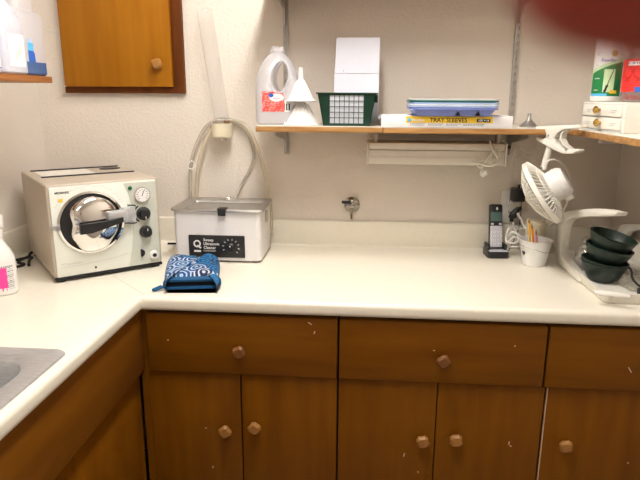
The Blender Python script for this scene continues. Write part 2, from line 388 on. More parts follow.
# left run, below the sink
t = thing('base_cabinet', 'brown wooden base cabinet under the sink with a long plain top panel', 'cabinet', (0, 0, 0), group='base cabinets under the counter')
w = MB(); w.box(-1.19, -.665, -.33, 1.47, ZB, .74); w.box(-1.19, -.70, -.33, 1.47, 0, ZB); w.build('carcass', 'gap', t)
MB().box(-.655, -.622, -.33, 1.4865, .681, .868, .003).build('false_front', mat('cabinet_wood_side', (.207, .073, .0022), .42, scale=5, stretch=(5, .5, 5), col2=(.155, .049, .0014)), t)
d1 = MB().box(-.660, -.640, .86, 1.455, ZB + .01, .676, .002).build('door', 'wood', t)
d2 = MB().box(-.660, -.640, .25, .855, ZB + .01, .676, .002).build('door', 'wood', t)
knob(d1, (-.640, .92, .53), axis='x'); knob(d2, (-.640, .79, .53), axis='x')
MB().box(-.662, -.643, 1.457, 1.4865, ZB + .01, .676).build('stile', 'wood', t)

# ------------------------------------------------------------------ wall cabinet (set in the wall)
t = thing('wall_cabinet', 'brightly lit wooden cabinet let into the wall above the sterilizer', 'cabinet', (-.867, 2.09, 1.455))
w = MB(); w.box(-.221, -.185, -.02, 0, 0, .75, .002); w.box(.176, .219, -.02, 0, 0, .75, .002); w.box(-.185, .176, -.02, 0, 0, .036, .002); w.box(-.185, .176, -.02, 0, .70, .75, .002); w.build('face_frame', 'woodframe', t)
d = MB().box(-.210, .182, -.040, -.0205, .022, .73, .003).build('door', 'wooddoor', t)
knob(d, (at_y(158.5, 64, 2.05).x + .867, -.040, at_y(158.5, 64, 2.05).z - 1.455), rz=.4)
MB().box(-.2095, -.2045, -.046, -.039, .0215, .0245).build('paint_chip', 'chip', d)

# ------------------------------------------------------------------ shelves
ZS = 1.358; TH = .018
def shelf(name, x0, x1, y0, y1, ztop, label, m='ply', top='lam'):
    t = thing(name, label, 'shelf', ((x0 + x1) / 2, (y0 + y1) / 2, ztop - TH)); hx, hy = (x1 - x0) / 2, (y1 - y0) / 2
    MB().box(-hx, hx, -hy, hy, 0, TH - .0015, .0015).build('board', m, t)
    MB().box(-hx, hx, -hy, hy, TH - .0015, TH).build('top_laminate', top, t)
    return t
shelf('wall_shelf', -.346, .046, 1.802, 2.088, ZS, 'wooden wall shelf board under the jug and the green basket')
shelf('wall_shelf', .047, .873, 1.802, 2.088, ZS - .001, 'wooden wall shelf board under the stack of trays')
shelf('wall_shelf', .618, .873, .9, 1.801, ZS - .001, 'wooden shelf board along the right wall carrying the small drawers')
shelf('wall_shelf', -1.198, -.905, .9, 1.655, 1.4985, 'stained wooden shelf board on the left wall under the bottles', 'plyL', 'plyL')
shelf('wall_shelf', -.352, .873, 1.80, 2.088, 1.790, 'wooden wall shelf board high above the jug and trays')
def standard(x, z0, z1, zs, label):
    t = thing('shelf_standard', label, 'shelf standard', (x, YB, z0))
    w = MB(); h = z1 - z0; w.box(-.009, -.0035, -.009, 0, 0, h); w.box(.0035, .009, -.009, 0, 0, h)
    k = int(h / .025)
    for i in range(k): w.box(-.0035, .0035, -.009, 0, i * .025 + .013, i * .025 + .025)
    w.box(-.0035, .0035, -.002, 0, 0, h); w.build('slotted_rail', 'galv', t)
    for zz in zs:
        a = zz - z0 - .0005
        MB().prism([(-.0025, -.009, a - .085), (-.0025, -.009, a), (-.0025, -.26, a), (-.0025, -.26, a - .012), (-.0025, -.06, a - .04), (-.0025, -.03, a - .085)], (.005, 0, 0)).build('bracket', 'galv', t)
    return t
standard(-.288, 1.245, 2.1, (ZS - TH, 1.790 - TH), 'slotted steel shelf standard on the wall behind the jug')
standard(.492, 1.265, 2.1, (ZS - TH - .001, 1.790 - TH), 'slotted steel shelf standard right of the tray box')
t = thing('shelf_bracket', 'steel bracket under the right-hand shelf', 'bracket', (.86, 1.66, ZS - .02))
MB().box(-.225, .014, -.012, .012, -.012, 0, .002).build('arm', 'galv', t); MB().box(.008, .014, -.012, .012, -.12, -.0121, .002).build('wall_plate', 'galv', t)

# ------------------------------------------------------------------ strip light under the shelf
t = thing('strip_light', 'unlit beige strip light under the shelf with its cord looped at one end', 'strip light', (.0, 1.94, 1.230))
MB().box(.006, .449, .002, .135, .046, .070, .004).build('housing', 'creamw', t)
w = MB(); w.loft([[(x, y, z) for y, z in ((.0, .006), (.004, 0), (.11, 0), (.125, .045), (.0, .0455))] for x in (.007, .448)]); w.box(.007, .448, -.0015, 0.001, .022, .0245); w.build('diffuser', 'lens', t)
for x in (0, .4495): MB().box(x, x + .006, -.003, .137, -.003, .072, .002).build('end_cap', 'creamw', t)
for x in (.028, .43): MB().box(x - .006, x + .006, 0.02, .05, .0695, .1095, .002).build('hanger', 'galv', t)
MB().cyl((.455, .03, .058), (.472, .03, .058), .006).build('switch', 'black', t)
w = MB()
P = lambda x, y, d=0: at_y(x, y, 1.925 + d) - Vector((.0, 1.94, 1.230))
w.tube([P(495, 144, .012), P(492, 155), P(487, 163), P(480, 168, -.01), P(478, 163), P(486, 160, -.004), P(494, 164), P(500, 155), P(497, 150), P(488, 158, -.01), P(481, 172), P(487, 174)], .0027, 7)
w.tube([P(490, 141, .012), P(493, 150, -.006), P(498, 160, -.01), P(490, 166, -.012), P(476, 163, -.005), P(471, 161)], .0027, 7)
w.build('cord', 'creamw', t)
MB().box(-.008, .008, -.006, .006, -.012, .012, .003, M=T(P(484, 174)) @ Matrix.Rotation(.9, 4, 'Y')).build('plug', 'creamw', t)

# ------------------------------------------------------------------ sterilizer (autoclave)
AO = Vector((-.901, 1.548, ZT)); AA = R(40)
t = thing('autoclave', 'beige tabletop steam sterilizer with a round chrome door in the corner', 'sterilizer', AO, AA)
W, Dp, H = .315, .40, .287
t.scale = (1.035, 1, 1.01)
w = MB(); w.box(0, W, .004, Dp, .014, H, .006, 3); w.build('body', 'beige', t)
MB().box(.008, .307, -.001, .0045, .016, H - .007, .002).build('front_panel', 'panel', t)
cv = [(.210, .276), (.222, .245), (.230, .205), (.232, .160), (.228, .105), (.220, .055), (.212, .017), (.306, .017), (.306, .276)]
MB().prism([(x, -.0011, z) for x, z in cv], (0, -.0012, 0)).build('control_panel', 'panelg', t)
for x in (.02, .295):
    for y in (.012, .36): MB().cyl((x, y + .006, 0), (x, y + .006, .0145), .014, .016).build('foot', 'rubber', t)
MB().box(.002, .313, .001, .012, .006, .0139).build('base_strip', 'rubber', t)
dc = (.112, .170); FM = T((dc[0], 0, dc[1])) @ FRONT     # local z comes out of the front
w = MB(); w.lathe([(.085, 0), (.092, .004), (.092, .008), (.086, .010), (.083, .004), (.083, .001)], 56, FM, False, False); w.build('door_ring', 'chrome', t)
MB().lathe([(.0835, .0012), (.0835, .0020), (.03, .0022)], 48, FM).build('door_recess', 'black', t)
def pick(a):
    ks = [(-180, .056), (-140, .072), (-105, .088), (-70, .086), (-40, .076), (0, .075), (45, .079), (90, .077), (135, .073), (180, .056)]
    for (a0, r0), (a1, r1) in zip(ks, ks[1:]):
        if a0 <= a <= a1: q = (a - a0) / (a1 - a0); q = q * q * (3 - 2 * q); return r0 + (r1 - r0) * q
rings = []
for k in range(13):
    f = math.cos(k / 12 * PI / 2 * .985); z = .012 + .024 * math.sin(k / 12 * PI / 2)
    rings.append([(f * pick(-180 + 7.5 * i) * math.cos(R(-180 + 7.5 * i)), f * pick(-180 + 7.5 * i) * math.sin(R(-180 + 7.5 * i)), z) for i in range(48)])
rings.insert(0, [(p[0] * .97, p[1] * .97, .003) for p in rings[0]])
dr = MB().loft(rings, M=FM).build('door', 'chrome', t)
w = MB(); w.loft([[(x, -y, z) for y, z in ((d, zc - h), (d, zc + h), (d - .014, zc + h), (d - .014, zc - h))] for x, zc, h, d in ((.070, .160, .014, .050), (.10, .163, .014, .060), (.15, .170, .009, .060), (.19, .176, .007, .050))]); w.build('handle', 'black', dr)
w = MB(); w.box(.150, .206, -.046, -.018, .168, .202, .004); w.box(.200, .234, -.026, -.002, .160, .204, .003); w.build('latch', 'steel', t)
MB().tube([(.218, -.004, .209), (.232, -.020, .210), (.236, -.020, .207)], .0022, 6).build('latch_pin', 'black', t); MB().tube([(.205, -.006, .156), (.228, -.018, .155), (.238, -.018, .157)], .0022, 6).build('latch_pin', 'black', t)
w = MB(); w.box(.002, .026, -.006, -.001, .158, .170, .002); w.build('hinge', 'alum', t)
def disc(c, r, z0, z1, name, m, par, r2=None): return MB().lathe([(r, z0), (r2 or r, z1)], 28, T((c[0], 0, c[1])) @ FRONT).build(name, m, par)
g = disc((.262, .238), .025, .001, .010, 'pressure_gauge', 'chrome', t, .024)
disc((.262, .238), .021, .0101, .0104, 'dial', 'white', g)
w = MB()
for i in range(11):
    a = R(225 - 27 * i); w.box(.013, .018, -.0007, .0007, .0105, .0109, M=T((.262, 0, .238)) @ FRONT @ Matrix.Rotation(a, 4, 'Z'))
w.box(-.004, .013, -.001, .001, .0109, .0115, M=T((.262, 0, .238)) @ FRONT @ Matrix.Rotation(R(70), 4, 'Z')); w.build('needle', 'ink', g)
disc((.229, .260), .0065, .001, .006, 'indicator_lamp', 'led', t, .005)
for c, r in (((.263, .179), .021), ((.266, .121), .019)):
    w = MB(); w.lathe([(r, .001), (r * .97, .010), (r * .80, .012), (r * .74, .024), (r * .66, .026)], 28, T((c[0], 0, c[1])) @ FRONT); k = w.build('control_knob', 'black', t)
    MB().box(-.0012, .0012, .006, r * .70, .0255, .0266, M=T((c[0], 0, c[1])) @ FRONT @ Matrix.Rotation(R(180 if r > .02 else 0), 4, 'Z')).build('pointer', 'white', k)
w = MB(); aa = [R(120 + 120 * i / 12) for i in range(13)]
w.prism([(.263 + .030 * math.cos(a), -.0024, .179 + .030 * math.sin(a)) for a in aa] + [(.263 + .025 * math.cos(a), -.0024, .179 + .025 * math.sin(a)) for a in aa[::-1]], (0, -.0004, 0)); w.build('dial_arc', 'ink', t)
w = MB(); w.prism([(.247 + .012 * math.cos(R(a)), -.0022, .055 + .012 * math.sin(R(a))) for a in range(-90, 91, 15)], (0, -.006, 0)); w.build('rocker_switch', 'black', t)
w = MB(); w.lathe([(.014, .002), (.013, .012), (.007, .013), (.006, .004)], 24, T((.287, 0, .043)) @ FRONT); pt = w.build('drain_port', 'white', t)
disc((.287, .043), .0055, .0041, .0125, 'port_plug', 'black', pt)
disc((.113, .031), .003, .001, .0025, 'screw', 'black', t)
MB().box(.030, .041, -.0016, -.001, .236, .246).build('sticker', 'yellow', t)
text('MIDMARK', .0085, 'ink', t, T((.022, -.0012, .260)) @ FRONT, off=.0002)
text('M7 SpeedClave', .0095, 'lgrey', t, T((.020, -.0012, .050)) @ FRONT)
MB().tube([(.018, -.0012, .044), (.08, -.0012, .046), (.15, -.0012, .050), (.21, -.0012, .060)], .0006, 5).build('printed_line', 'lgrey', t)
w = MB()
for i in range(26):
    a = R(150 - 4.8 * i); r = .104 + .006 * random.random(); w.box(-.002, .002, 0, .0004, -.0008, .0008, M=T((dc[0] + r * math.cos(a), -.0013, dc[1] + r * math.sin(a))))
w.build('printed_marks', 'lgrey', t)
for x, z, l in ((.262, .272, .016), (.275, .208, .014), (.275, .204, .010), (.280, .148, .010), (.240, .078, .010), (.282, .066, .008)): MB().box(x, x + l, -.0028, -.0022, z, z + .0018).build('control_mark', 'lgrey', t)
for d in (.168, .350): MB().box(.022, .298, d, d + .011, H - .003, H + .0035, .001).build('top_slot', 'black', t)
MB().box(.03, .185, .20, .335, H, H + .0008).build('instruction_plate', 'creamw', t)
w = MB(); w.lathe([(.034, 0), (.034, .003), (.028, .004)], 28, T((.255, .295, H)), sy=.6); w.build('fill_port', 'black', t)
AI = (T(AO) @ Matrix.Rotation(AA, 4, 'Z') @ Matrix.Diagonal((1.035, 1, 1.01, 1))).inverted()
cw = MB(); cw.tube([AI @ Vector(p) for p in [(-1.115, 1.835, .935), (-1.13, 1.81, .925), (-1.125, 1.79, .921), (-1.14, 1.765, .914), (-1.128, 1.735, .914), (-1.10, 1.72, .914), (-1.105, 1.69, .914), (-1.135, 1.665, .914), (-1.165, 1.66, .916), (-1.17, 1.70, .916), (-1.13, 1.745, .923), (-1.10, 1.765, .925), (-1.09, 1.735, .923), (-1.075, 1.705, .916)]], .0045, 8)
cw.build('power_cord', 'rubber', t)

# ------------------------------------------------------------------ ultrasonic cleaner
t = thing('ultrasonic_cleaner', 'white ultrasonic cleaner with a steel tank and black control panel', 'ultrasonic cleaner', (-.628, 1.815, ZT))
UW, UD, UH = .288, .207, .172
w = MB(); o_ = lambda i, z, r: rrect(i, UW - i, i, UD - i, r, z, 4)
w.loft([o_(.004, .006, .012), o_(0, .010, .014), o_(0, UH, .014)], True, False); w.build('case', 'usw', t)
for x in (.025, UW - .025):
    for y in (.025, UD - .025): MB().cyl((x, y, 0), (x, y, .0065), .010).build('foot', 'rubber', t)
cw = MB(); cw.tube([(-.10, .212, .005), (-.04, .220, .005), (.02, .225, .005), (.08, .225, .006), (.10, .208, .02), (.10, .200, .03)], .004, 8); cw.build('power_cord', 'rubber', t)
w = MB(); w.loft([o_(.004, UH, .012), o_(-.009, UH + .0005, .018), o_(-.010, UH + .004, .018), o_(-.008, UH + .009, .018), o_(.004, UH + .007, .016), o_(.012, UH + .003, .016), o_(.016, UH - .004, .018), o_(.030, UH - .006, .02), o_(.05, UH - .005, .02)], False, True); w.build('steel_lid', mat('brushed_steel_lid', (.50, .49, .47), .34, .9, var=.12, scale=30, stretch=(1, 8, 8)), t)
w = MB(); w.box(.150, .180, -.016, .020, UH + .006, UH + .013, .003); w.box(.152, .178, -.017, -.011, UH - .012, UH + .012, .003); w.build('clip', 'black', t)
w = MB(); w.ball((.135, UD - .008, UH + .010), .014, (1, .7, .6)); w.build('drain_cap', 'chrome', t)
w = MB(); w.box(.048, .236, -.004, .001, .018, .093, .003); p = w.build('control_panel', 'black', t)
w = MB(); w.lathe([(.017, .004), (.016, .014), (.012, .018)], 24, T((.190, 0, .054)) @ FRONT); k = w.build('timer_knob', 'black', t)
MB().cyl((.190, -.0175, .060), (.190, -.0190, .060), .0022).build('pointer', 'white', k)
w = MB()
for i in range(9):
    a = R(200 - 30 * i); w.box(-.0012, .0012, -.003, .003, .0040, .0044, M=T((.190, 0, .054)) @ FRONT @ T((.026 * math.cos(a), .026 * math.sin(a), 0)) @ Matrix.Rotation(a + PI / 2, 4, 'Z'))
w.build('dial_marks', 'lgrey', p)
w = MB(); w.lathe([(.0125, .0041), (.0125, .0045), (.0075, .0045), (.0075, .0041)], 26, T((.077, 0, .064)) @ FRONT, False, False); w.box(-.004, .012, -.0028, .0028, .0041, .0046, M=T((.080, 0, .056)) @ FRONT @ Matrix.Rotation(-.6, 4, 'Z')); w.box(.066, .089, -.0046, -.0041, .036, .042); w.build('logo', 'white', p)
for s, z, sz in (('Sweep', .073, .013), ('Ultrasonic', .060, .013), ('Cleaner', .047, .013), ('Model 650H', .038, .008)): text(s, sz, 'white', p, T((.098, -.0041, z)) @ FRONT, off=.0003 if sz > .01 else 0)
MB().box(UW - .0005, UW + .006, .09, .11, .12, .16, .002).build('drain_valve', 'alum', t)

# ------------------------------------------------------------------ oven mitt
mc = Vector((-.488, 1.540, ZT)); ma = R(11)
t = thing('oven_mitt', 'blue oven mitt printed with white rings lying before the cleaner', 'oven mitt', mc, ma)
Mi = (T(mc) @ Matrix.Rotation(ma, 4, 'Z')).inverted()
pts = [(165, 283), (164.5, 270), (167, 261), (171, 256), (179, 253.5), (188, 253), (195.5, 254), (197.5, 258), (196.5, 263), (201, 264), (204, 259), (208, 255), (214, 254), (219, 257), (219.5, 266), (218, 275), (216.5, 283)]
O2 = [Mi @ at_z(a, c, .944) for a, c in pts]; O2 = [(max(-.083, min(.083, p.x)) if p.y < .02 else p.x, min(p.y, .245)) for p in O2]
O2 = [(p.x, p.y) for p in smooth_path([(a, c, 0) for a, c in O2] + [(.076, .012, 0), (.03, .014, 0), (-.03, .014, 0), (-.074, .012, 0)], 4, True)]
cx_ = sum(p[0] for p in O2) / len(O2); cy_ = sum(p[1] for p in O2) / len(O2)
ring = lambda s, z: [(cx_ + (x - cx_) * s, cy_ + (y - cy_) * s, z + .003 * math.sin(x * 60) * (z > .03)) for x, y in O2]
w = MB(); w.loft([ring(.985, .026), ring(.95, .034), ring(.88, .039), ring(.75, .042), ring(.5, .043), ring(.15, .044)], False, True); w.build('printed_face', 'mitt', t, sharp=70)
w = MB(); w.loft([ring(.93, .001), ring(.975, .007), ring(1.0, .016), ring(.985, .026)], True, False); w.build('dark_back', mat('navy_cloth', (.010, .014, .035), .9, bump=.3), t, sharp=70)
w = MB(); cuff = lambda y, s, h: rrect(-.082 * s, .082 * s, .0175 - h, .0175 + h, h * .95, y, 5)
fl = Matrix(((1, 0, 0, 0), (0, 0, 1, 0), (0, 1, 0, 0), (0, 0, 0, 1)))
w.loft([cuff(.012, .99, .0165), cuff(-.004, 1.0, .0155), cuff(-.010, .99, .014), cuff(-.009, .93, .0078), cuff(.004, .91, .007)], False, False, M=fl); w.build('cuff_binding', 'cuff', t, sharp=60)
w = MB(); w.loft([cuff(.002, .925, .0076), cuff(.003, .5, .003)], False, True, M=fl); w.build('lining', 'lining', t)
w = MB(); w.tube([(-.080, -.006, .012), (-.092, -.012, .008), (-.104, -.014, .005), (-.108, -.010, .005), (-.100, -.004, .007), (-.086, .0, .012)], .004, 8); w.build('hanging_loop', 'cuff', t)

# ------------------------------------------------------------------ clear tube, its holder, the hoses
hx, hz = -.512, 1.307
t = thing('tube_holder', 'cream round holder with a chrome rim fixed to the wall over the ultrasonic cleaner', 'holder', (hx, 2.04, hz))
w = MB(); w.lathe([(.030, -.002), (.037, .002), (.038, .045), (.034, .047)], 32); w.build('cup', 'cream', t)
w = MB(); w.lathe([(.034, .047), (.037, .049), (.037, .058), (.033, .060), (.030, .058), (.030, .0478)], 32, None, False, False); w.build('rim', 'chrome', t)
MB().cyl((.002, 0, -.012), (.002, 0, -.0015), .014).build('nozzle', 'chrome', t)
MB().box(-.012, .012, .034, .049, .005, .04, .002).build('bracket', 'cream', t)
a, c = Vector((hx + .002, 2.04, hz + .050)), at_y(204, 9, 2.04); d = c - a
w = MB(); w.lathe([(.0255, 0), (.0265, d.length * .5), (.0275, d.length - .02), (.025, d.length - .006), (.015, d.length), (.004, d.length + .001)], 28, d.to_track_quat('Z', 'Y').to_matrix().to_4x4(), True, True)
tag(w.build('clear_tube', 'clear', loc=a), 'tall clear plastic tube leaning left, standing in the cream wall holder', 'tube')
def hose(pp, r, m, label):
    w = MB(); w.tube([at_y(*p) for p in pp], r, 10, n=8); return tag(w.build('hose', m), label, 'hose', 'hoses over the ultrasonic cleaner')
h1 = hose([(192, 230, 2.05), (190.5, 197, 2.058), (191, 165, 2.058), (197, 143, 2.06), (207, 126, 2.066), (222, 119, 2.083), (236, 122, 2.083), (246, 131, 2.082), (252, 143, 2.083), (254, 157, 2.083), (250, 170, 2.083), (241, 186, 2.08), (232, 205, 2.05)], .0062, 'hoseg', 'greyish thin hose looped over the holder, its right end falling inside the other hose')
MB().tube([at_y(188, 164, 2.05), at_y(192, 161, 2.046), at_y(195, 165, 2.05), at_y(192, 169, 2.046), at_y(188, 168, 2.05)], .0022, 6).build('hose_clip', 'white', h1)
hose([(196, 230, 2.05), (196.5, 197, 2.04), (198, 170, 2.036), (203, 147, 2.04), (211, 130, 2.052), (222, 122, 2.084), (238, 121.5, 2.06), (249, 130, 2.045), (259, 152, 2.04), (266, 178, 2.043), (270, 200, 2.047), (271, 232, 2.05)], .0072, 'hose', 'yellowed thick hose arching over the holder and down both sides of the cleaner')

# ------------------------------------------------------------------ gas tap on the wall
fp = at_y(352, 204.5, YB)
M_['tapm'] = mat('worn_chrome', (.42, .40, .36), .16, 1, var=.2, scale=60)
t = thing('wall_tap', 'small chrome wall tap with a black lever above the backsplash', 'tap', (fp.x, YB, fp.z))
MB().lathe([(.029, 0), (.028, .004), (.018, .012), (.012, .014)], 32, FRONT).build('escutcheon', 'tapm', t)
w = MB(); w.cyl((0, -.013, 0), (0, -.045, 0), .009, .010); w.ball((0, -.042, .004), .012); w.cyl((0, -.040, 0), (0, -.044, -.030), .006, .004); w.cyl((0, -.040, .004), (-.012, -.040, .012), .006); w.build('valve_body', 'tapm', t)
w = MB(); w.box(-.036, -.004, -.051, -.040, .011, .022, .003); w.build('lever', 'black', t)
w = MB()
for z in (-.026, -.031, -.036, -.041): w.lathe([(.0035, 0), (.0055, .002), (.0035, .004)], 14, T((0, -.0445, z - .004)))
w.build('hose_barb', 'tapm', t)

# ------------------------------------------------------------------ gallon jug
jx, jy = -.290, 1.905
t = thing('plastic_jug', 'empty milky gallon jug with a red fruit label at the shelf end', 'jug', (jx, jy, ZS))
sec = lambda h, r, z: rrect(-h, h, -h * .98, h * .98, r, z, 6)
w = MB(); w.loft([sec(.055, .02, .001), sec(.064, .024, .008), sec(.066, .026, .03), sec(.065, .026, .035), sec(.066, .028, .05), sec(.066, .030, .115), sec(.064, .040, .145), sec(.057, .046, .172), sec(.045, .040, .196), sec(.030, .028, .213), sec(.022, .021, .219), sec(.021, .0205, .224), sec(.024, .0235, .225), sec(.024, .0235, .230), sec(.020, .0195, .231), sec(.020, .0195, .240)], True, False)
jb = w.build('body', 'jug', t)
w = MB(); w.lathe([(.5, -.2), (.5, .2)], 40, T((.014, 0, .148)) @ Matrix.Rotation(R(4), 4, 'Y') @ Matrix.Diagonal((.060, 1, .098, 1)) @ FRONT); cut = w.build('cutter', 'jug')
cut.location = (jx, jy, ZS)
md = jb.modifiers.new('hole', 'BOOLEAN'); md.operation = 'DIFFERENCE'; md.object = cut; md.solver = 'EXACT'
bpy.context.view_layer.update()
me2 = bpy.data.meshes.new_from_object(jb.evaluated_get(bpy.context.evaluated_depsgraph_get())); jb.modifiers.clear(); jb.data = me2; bpy.data.objects.remove(cut)
for s in (-1, 1):     # rounded lip round the hand hole, front and back
    rg = []; w = MB()
    for i in range(32):
        a_ = 2 * PI * i / 32; z = .148 + .049 * math.sin(a_); x = .014 + .030 * math.cos(a_) + .004 * math.sin(a_)
        hz_ = .0650 if z < .14 else (.0645 - (z - .14) * .24 if z < .172 else .0568 - (z - .172) * .5)
        rg.append((x, s * hz_ * .98, z))
    w.tube(rg, .0035, 6, True, sm=False); w.build('handle_lip', 'jug', t)
def juglab(u, v):
    if u > .80 and v < .42: return 2 if (int(u * 90) % 2 and v > .06) else 1
    if u > .80: return None if v > .55 else 1
    du, dv = (u - .52) / .26, (v - .70) / .20
    if ((u - .33) / .09) ** 2 + ((v - .80) / .10) ** 2 < 1: return 3
    if du * du + dv * dv < 1: return 1 if abs(dv + .3) > .14 or abs(du) > .5 else 5
    if v > .80 and u > .15 and (u - .45) ** 2 / .12 + (v - .8) ** 2 / .04 > 1: return None
    n = math.sin(u * 31 + 3 * math.sin(v * 19)) * math.sin(v * 29 + 2 * math.sin(u * 17))
    return 4 if n > .45 else (5 if n < -.55 else 0)
w = MB(); w.grid(56, 44, lambda u, v: (-.041 + .088 * u, -.0652 if True else 0, .042 + .062 * v), juglab); w.build('label', ['coral', 'white', 'ink', 'blue', 'red', 'pinkl'], t)

# ------------------------------------------------------------------ two funnels
fx, fy = -.211, 1.858
def funnel(z, k, label, ribs=False):
    w = MB(); w.lathe([(.054 * k, 0), (.056 * k, .003), (.052 * k, .006), (.046 * k, .010), (.014, .070 * k + .002), (.0085, .076 * k + .002), (.0060, .108 * k + .01), (.0050, .108 * k + .01), (.0075, .076 * k), (.044 * k, .008), (.05 * k, .001)], 40, None, False, False)
    if ribs:
        for i in range(8):
            a_ = 2 * PI * i / 8 + .3; w.prism([(.050 * k, -.001, .008), (.030, -.001, .045), (.018, -.001, .064 * k), (.026, -.001, .064 * k), (.054 * k, -.001, .008)], (0, .002, 0), M=Matrix.Rotation(a_, 4, 'Z'))
    return tag(w.build('funnel', 'white', loc=(fx, fy, z)), label, 'funnel', 'funnels beside the jug')
funnel(ZS, 1.0, 'white plastic funnel upside down on the shelf, under the other funnel', True)
w = funnel(ZS + .073, .86, 'white plastic funnel upside down on top of the other funnel')

# ------------------------------------------------------------------ green basket, paper in it
t = thing('storage_basket', 'dark green plastic basket with a grid window on the shelf', 'basket', (-.066, 1.915, ZS))
BW0, BW1, BD, BH = .073, .090, .075, .101
w = MB(); q = lambda s, z: rrect(-s, s, -BD - (s - BW0) * .5, BD + (s - BW0) * .5, .010, z, 4)
def wallq(p, th):    # tapered panel from four corners with thickness inwards
    w.prism(p, th)
hzs = lambda z: BW0 + (BW1 - BW0) * z / BH
ys_ = lambda z: -(BD + (hzs(z) - BW0) * .5)
fpn = lambda x0, x1, z0, z1: w.prism([(x0(z0), ys_(z0), z0), (x1(z0), ys_(z0), z0), (x1(z1), ys_(z1), z1), (x0(z1), ys_(z1), z1)], (0, .003, 0))
wl, wr = lambda z: -.052, lambda z: .052
fpn(lambda z: -hzs(z), wl, 0, BH); fpn(wr, lambda z: hzs(z), 0, BH); fpn(wl, wr, 0, .008); fpn(wl, wr, .093, BH)
w.prism([(-hzs(0), BD, 0), (hzs(0), BD, 0), (hzs(BH), -ys_(BH), BH), (-hzs(BH), -ys_(BH), BH)], (0, -.003, 0))
for s in (-1, 1): w.prism([(s * hzs(0), ys_(0), 0), (s * hzs(0), BD, 0), (s * hzs(BH), -ys_(BH), BH), (s * hzs(BH), ys_(BH), BH)], (-.003 * s, 0, 0))
w.box(-BW0, BW0, -BD, BD, 0, .003); w.build('basket_body', 'basket', t)
w = MB()
for i in range(1, 7): x = -.052 + .104 * i / 7; w.prism([(x - .0010, ys_(.008), .008), (x + .0010, ys_(.008), .008), (x + .0010, ys_(.093), .093), (x - .0010, ys_(.093), .093)], (0, .002, 0))
for i in range(1, 5): z = .008 + .085 * i / 5; w.box(-.052, .052, ys_(z), ys_(z) + .002, z - .001, z + .001)
w.build('grid', 'basket', t)
w = MB(); w.loft([q(BW1 - .002, BH - .004), q(BW1 + .006, BH - .004), q(BW1 + .006, BH), q(BW1 - .002, BH)], False, False); w.box(BW1 - .004, BW1 + .006, -.05, .05, BH - .030, BH - .006, .002); w.build('rim', 'basket', t)
w = MB(); w.box(-.053, .060, -.014, .006, .0, .092, .001, M=T((0, -.057, .0035)) @ Matrix.Rotation(R(5), 4, 'X')); w.box(-.02, -.0175, -.0148, -.0140, .012, .05, M=T((0, -.057, .0035)) @ Matrix.Rotation(R(5), 4, 'X') @ Matrix.Rotation(R(10), 4, 'Y'))
o = w.build('paper_pad', 'paper', loc=(-.066, 1.915, ZS)); tag(o, 'white pad of paper behind the grid window of the basket', 'paper pad')
t = thing('paper_bag', 'folded white paper bag standing up in the basket', 'paper bag', (-.040, 1.950, ZS + .004), R(-2))
w = MB(); bw = .0725
w.loft([[(-bw, -.004, z), (0, -.006 - .001 * math.sin(z * 60), z), (bw, -.004, z), (bw + .001, .001, z), (0, .003, z), (-bw - .001, .001, z)] for z in (.0, .06, .10, .13, .158)], M=Matrix.Rotation(R(-6), 4, 'X')); bg = w.build('bag_body', 'paper', t)
w = MB(); w.loft([[(-bw + x0, -.0045, z), (.004, -.0075, z), (bw - .001 + x0 * .2, -.0045, z), (bw + .001, .000, z), (0, .002, z), (-bw + x0, .000, z)] for z, x0 in ((.159, .000), (.161, .001), (.21, .003), (.268, .0045), (.271, .006))], M=Matrix.Rotation(R(-6), 4, 'X')); w.build('folded_flap', 'paper', t)
MB().cyl((-.04, -.029, .165), (-.04, -.024, .165), .0012).build('staple', 'ink', t)

# ------------------------------------------------------------------ tray sleeve box and trays
t = thing('carton', 'long flat white carton with a yellow tray sleeves label on the shelf', 'carton', (.237, 1.806, ZS))
MB().box(-.196, .196, 0, .19, 0, .034, .001).build('box', 'card', t)
w = MB(); w.prism([(-.196, .002, .034), (-.196, .188, .034), (-.203, .188, .026), (-.203, .002, .022)], (.001, 0, .001)); w.box(-.1965, -.1925, -.001, .0, .026, .034); w.build('end_flap', 'card', t)
MB().box(-.121, .137, -.0008, -.0002, .0135, .0325).build('label_band', 'yellow', t)
w = MB(); w.lathe([(.0055, 0), (.0055, .0006)], 16, T((-.111, -.0008, .022)) @ FRONT); w.build('logo_disc', 'cyan', t)
text('Plasdent', .0115, 'white', t, T((-.103, -.0009, .0178)) @ FRONT, ext=.0002, off=.0002)
text('TRAY SLEEVES', .0178, 'ink', t, T((-.050, -.0009, .0158)) @ FRONT, off=.0003)
MB().box(.090, .130, -.0013, -.0008, .0165, .0258).build('size_box', 'ink', t)
text('10½ × 14', .0080, 'white', t, T((.0935, -.0014, .0188)) @ FRONT, off=.0003)
w = MB()
for x, l in ((-.108, .045), (-.055, .045), (.0, .04), (.05, .06)):
    for z in (.0095, .0055):
        xx = x
        while xx < x + l - (.006 if z < .008 else 0): k = random.uniform(.003, .007); w.box(xx, xx + k, -.0005, -.0001, z, z + .0018); xx += k + .0016
w.build('small_print', 'grey', t)
zz = ZS + .0345
TS = [('periwinkle blue instrument tray, lowest of the stack on the white carton', 'traybl', 0), ('pale blue instrument tray, second from the bottom of the stack', 'traylt', .0062), ('whitish blue instrument tray, third from the bottom of the stack', 'traywb', .0112), ('pale blue instrument tray, just below the teal tray', 'traylt', .0162), ('teal green instrument tray near the top of the stack', 'traygr', .0218), ('pale grey instrument tray on top of the stack', 'trayw', .0270)]
M_['traywb'] = mat('whitish_blue_plastic', (.72, .78, .86), .35)
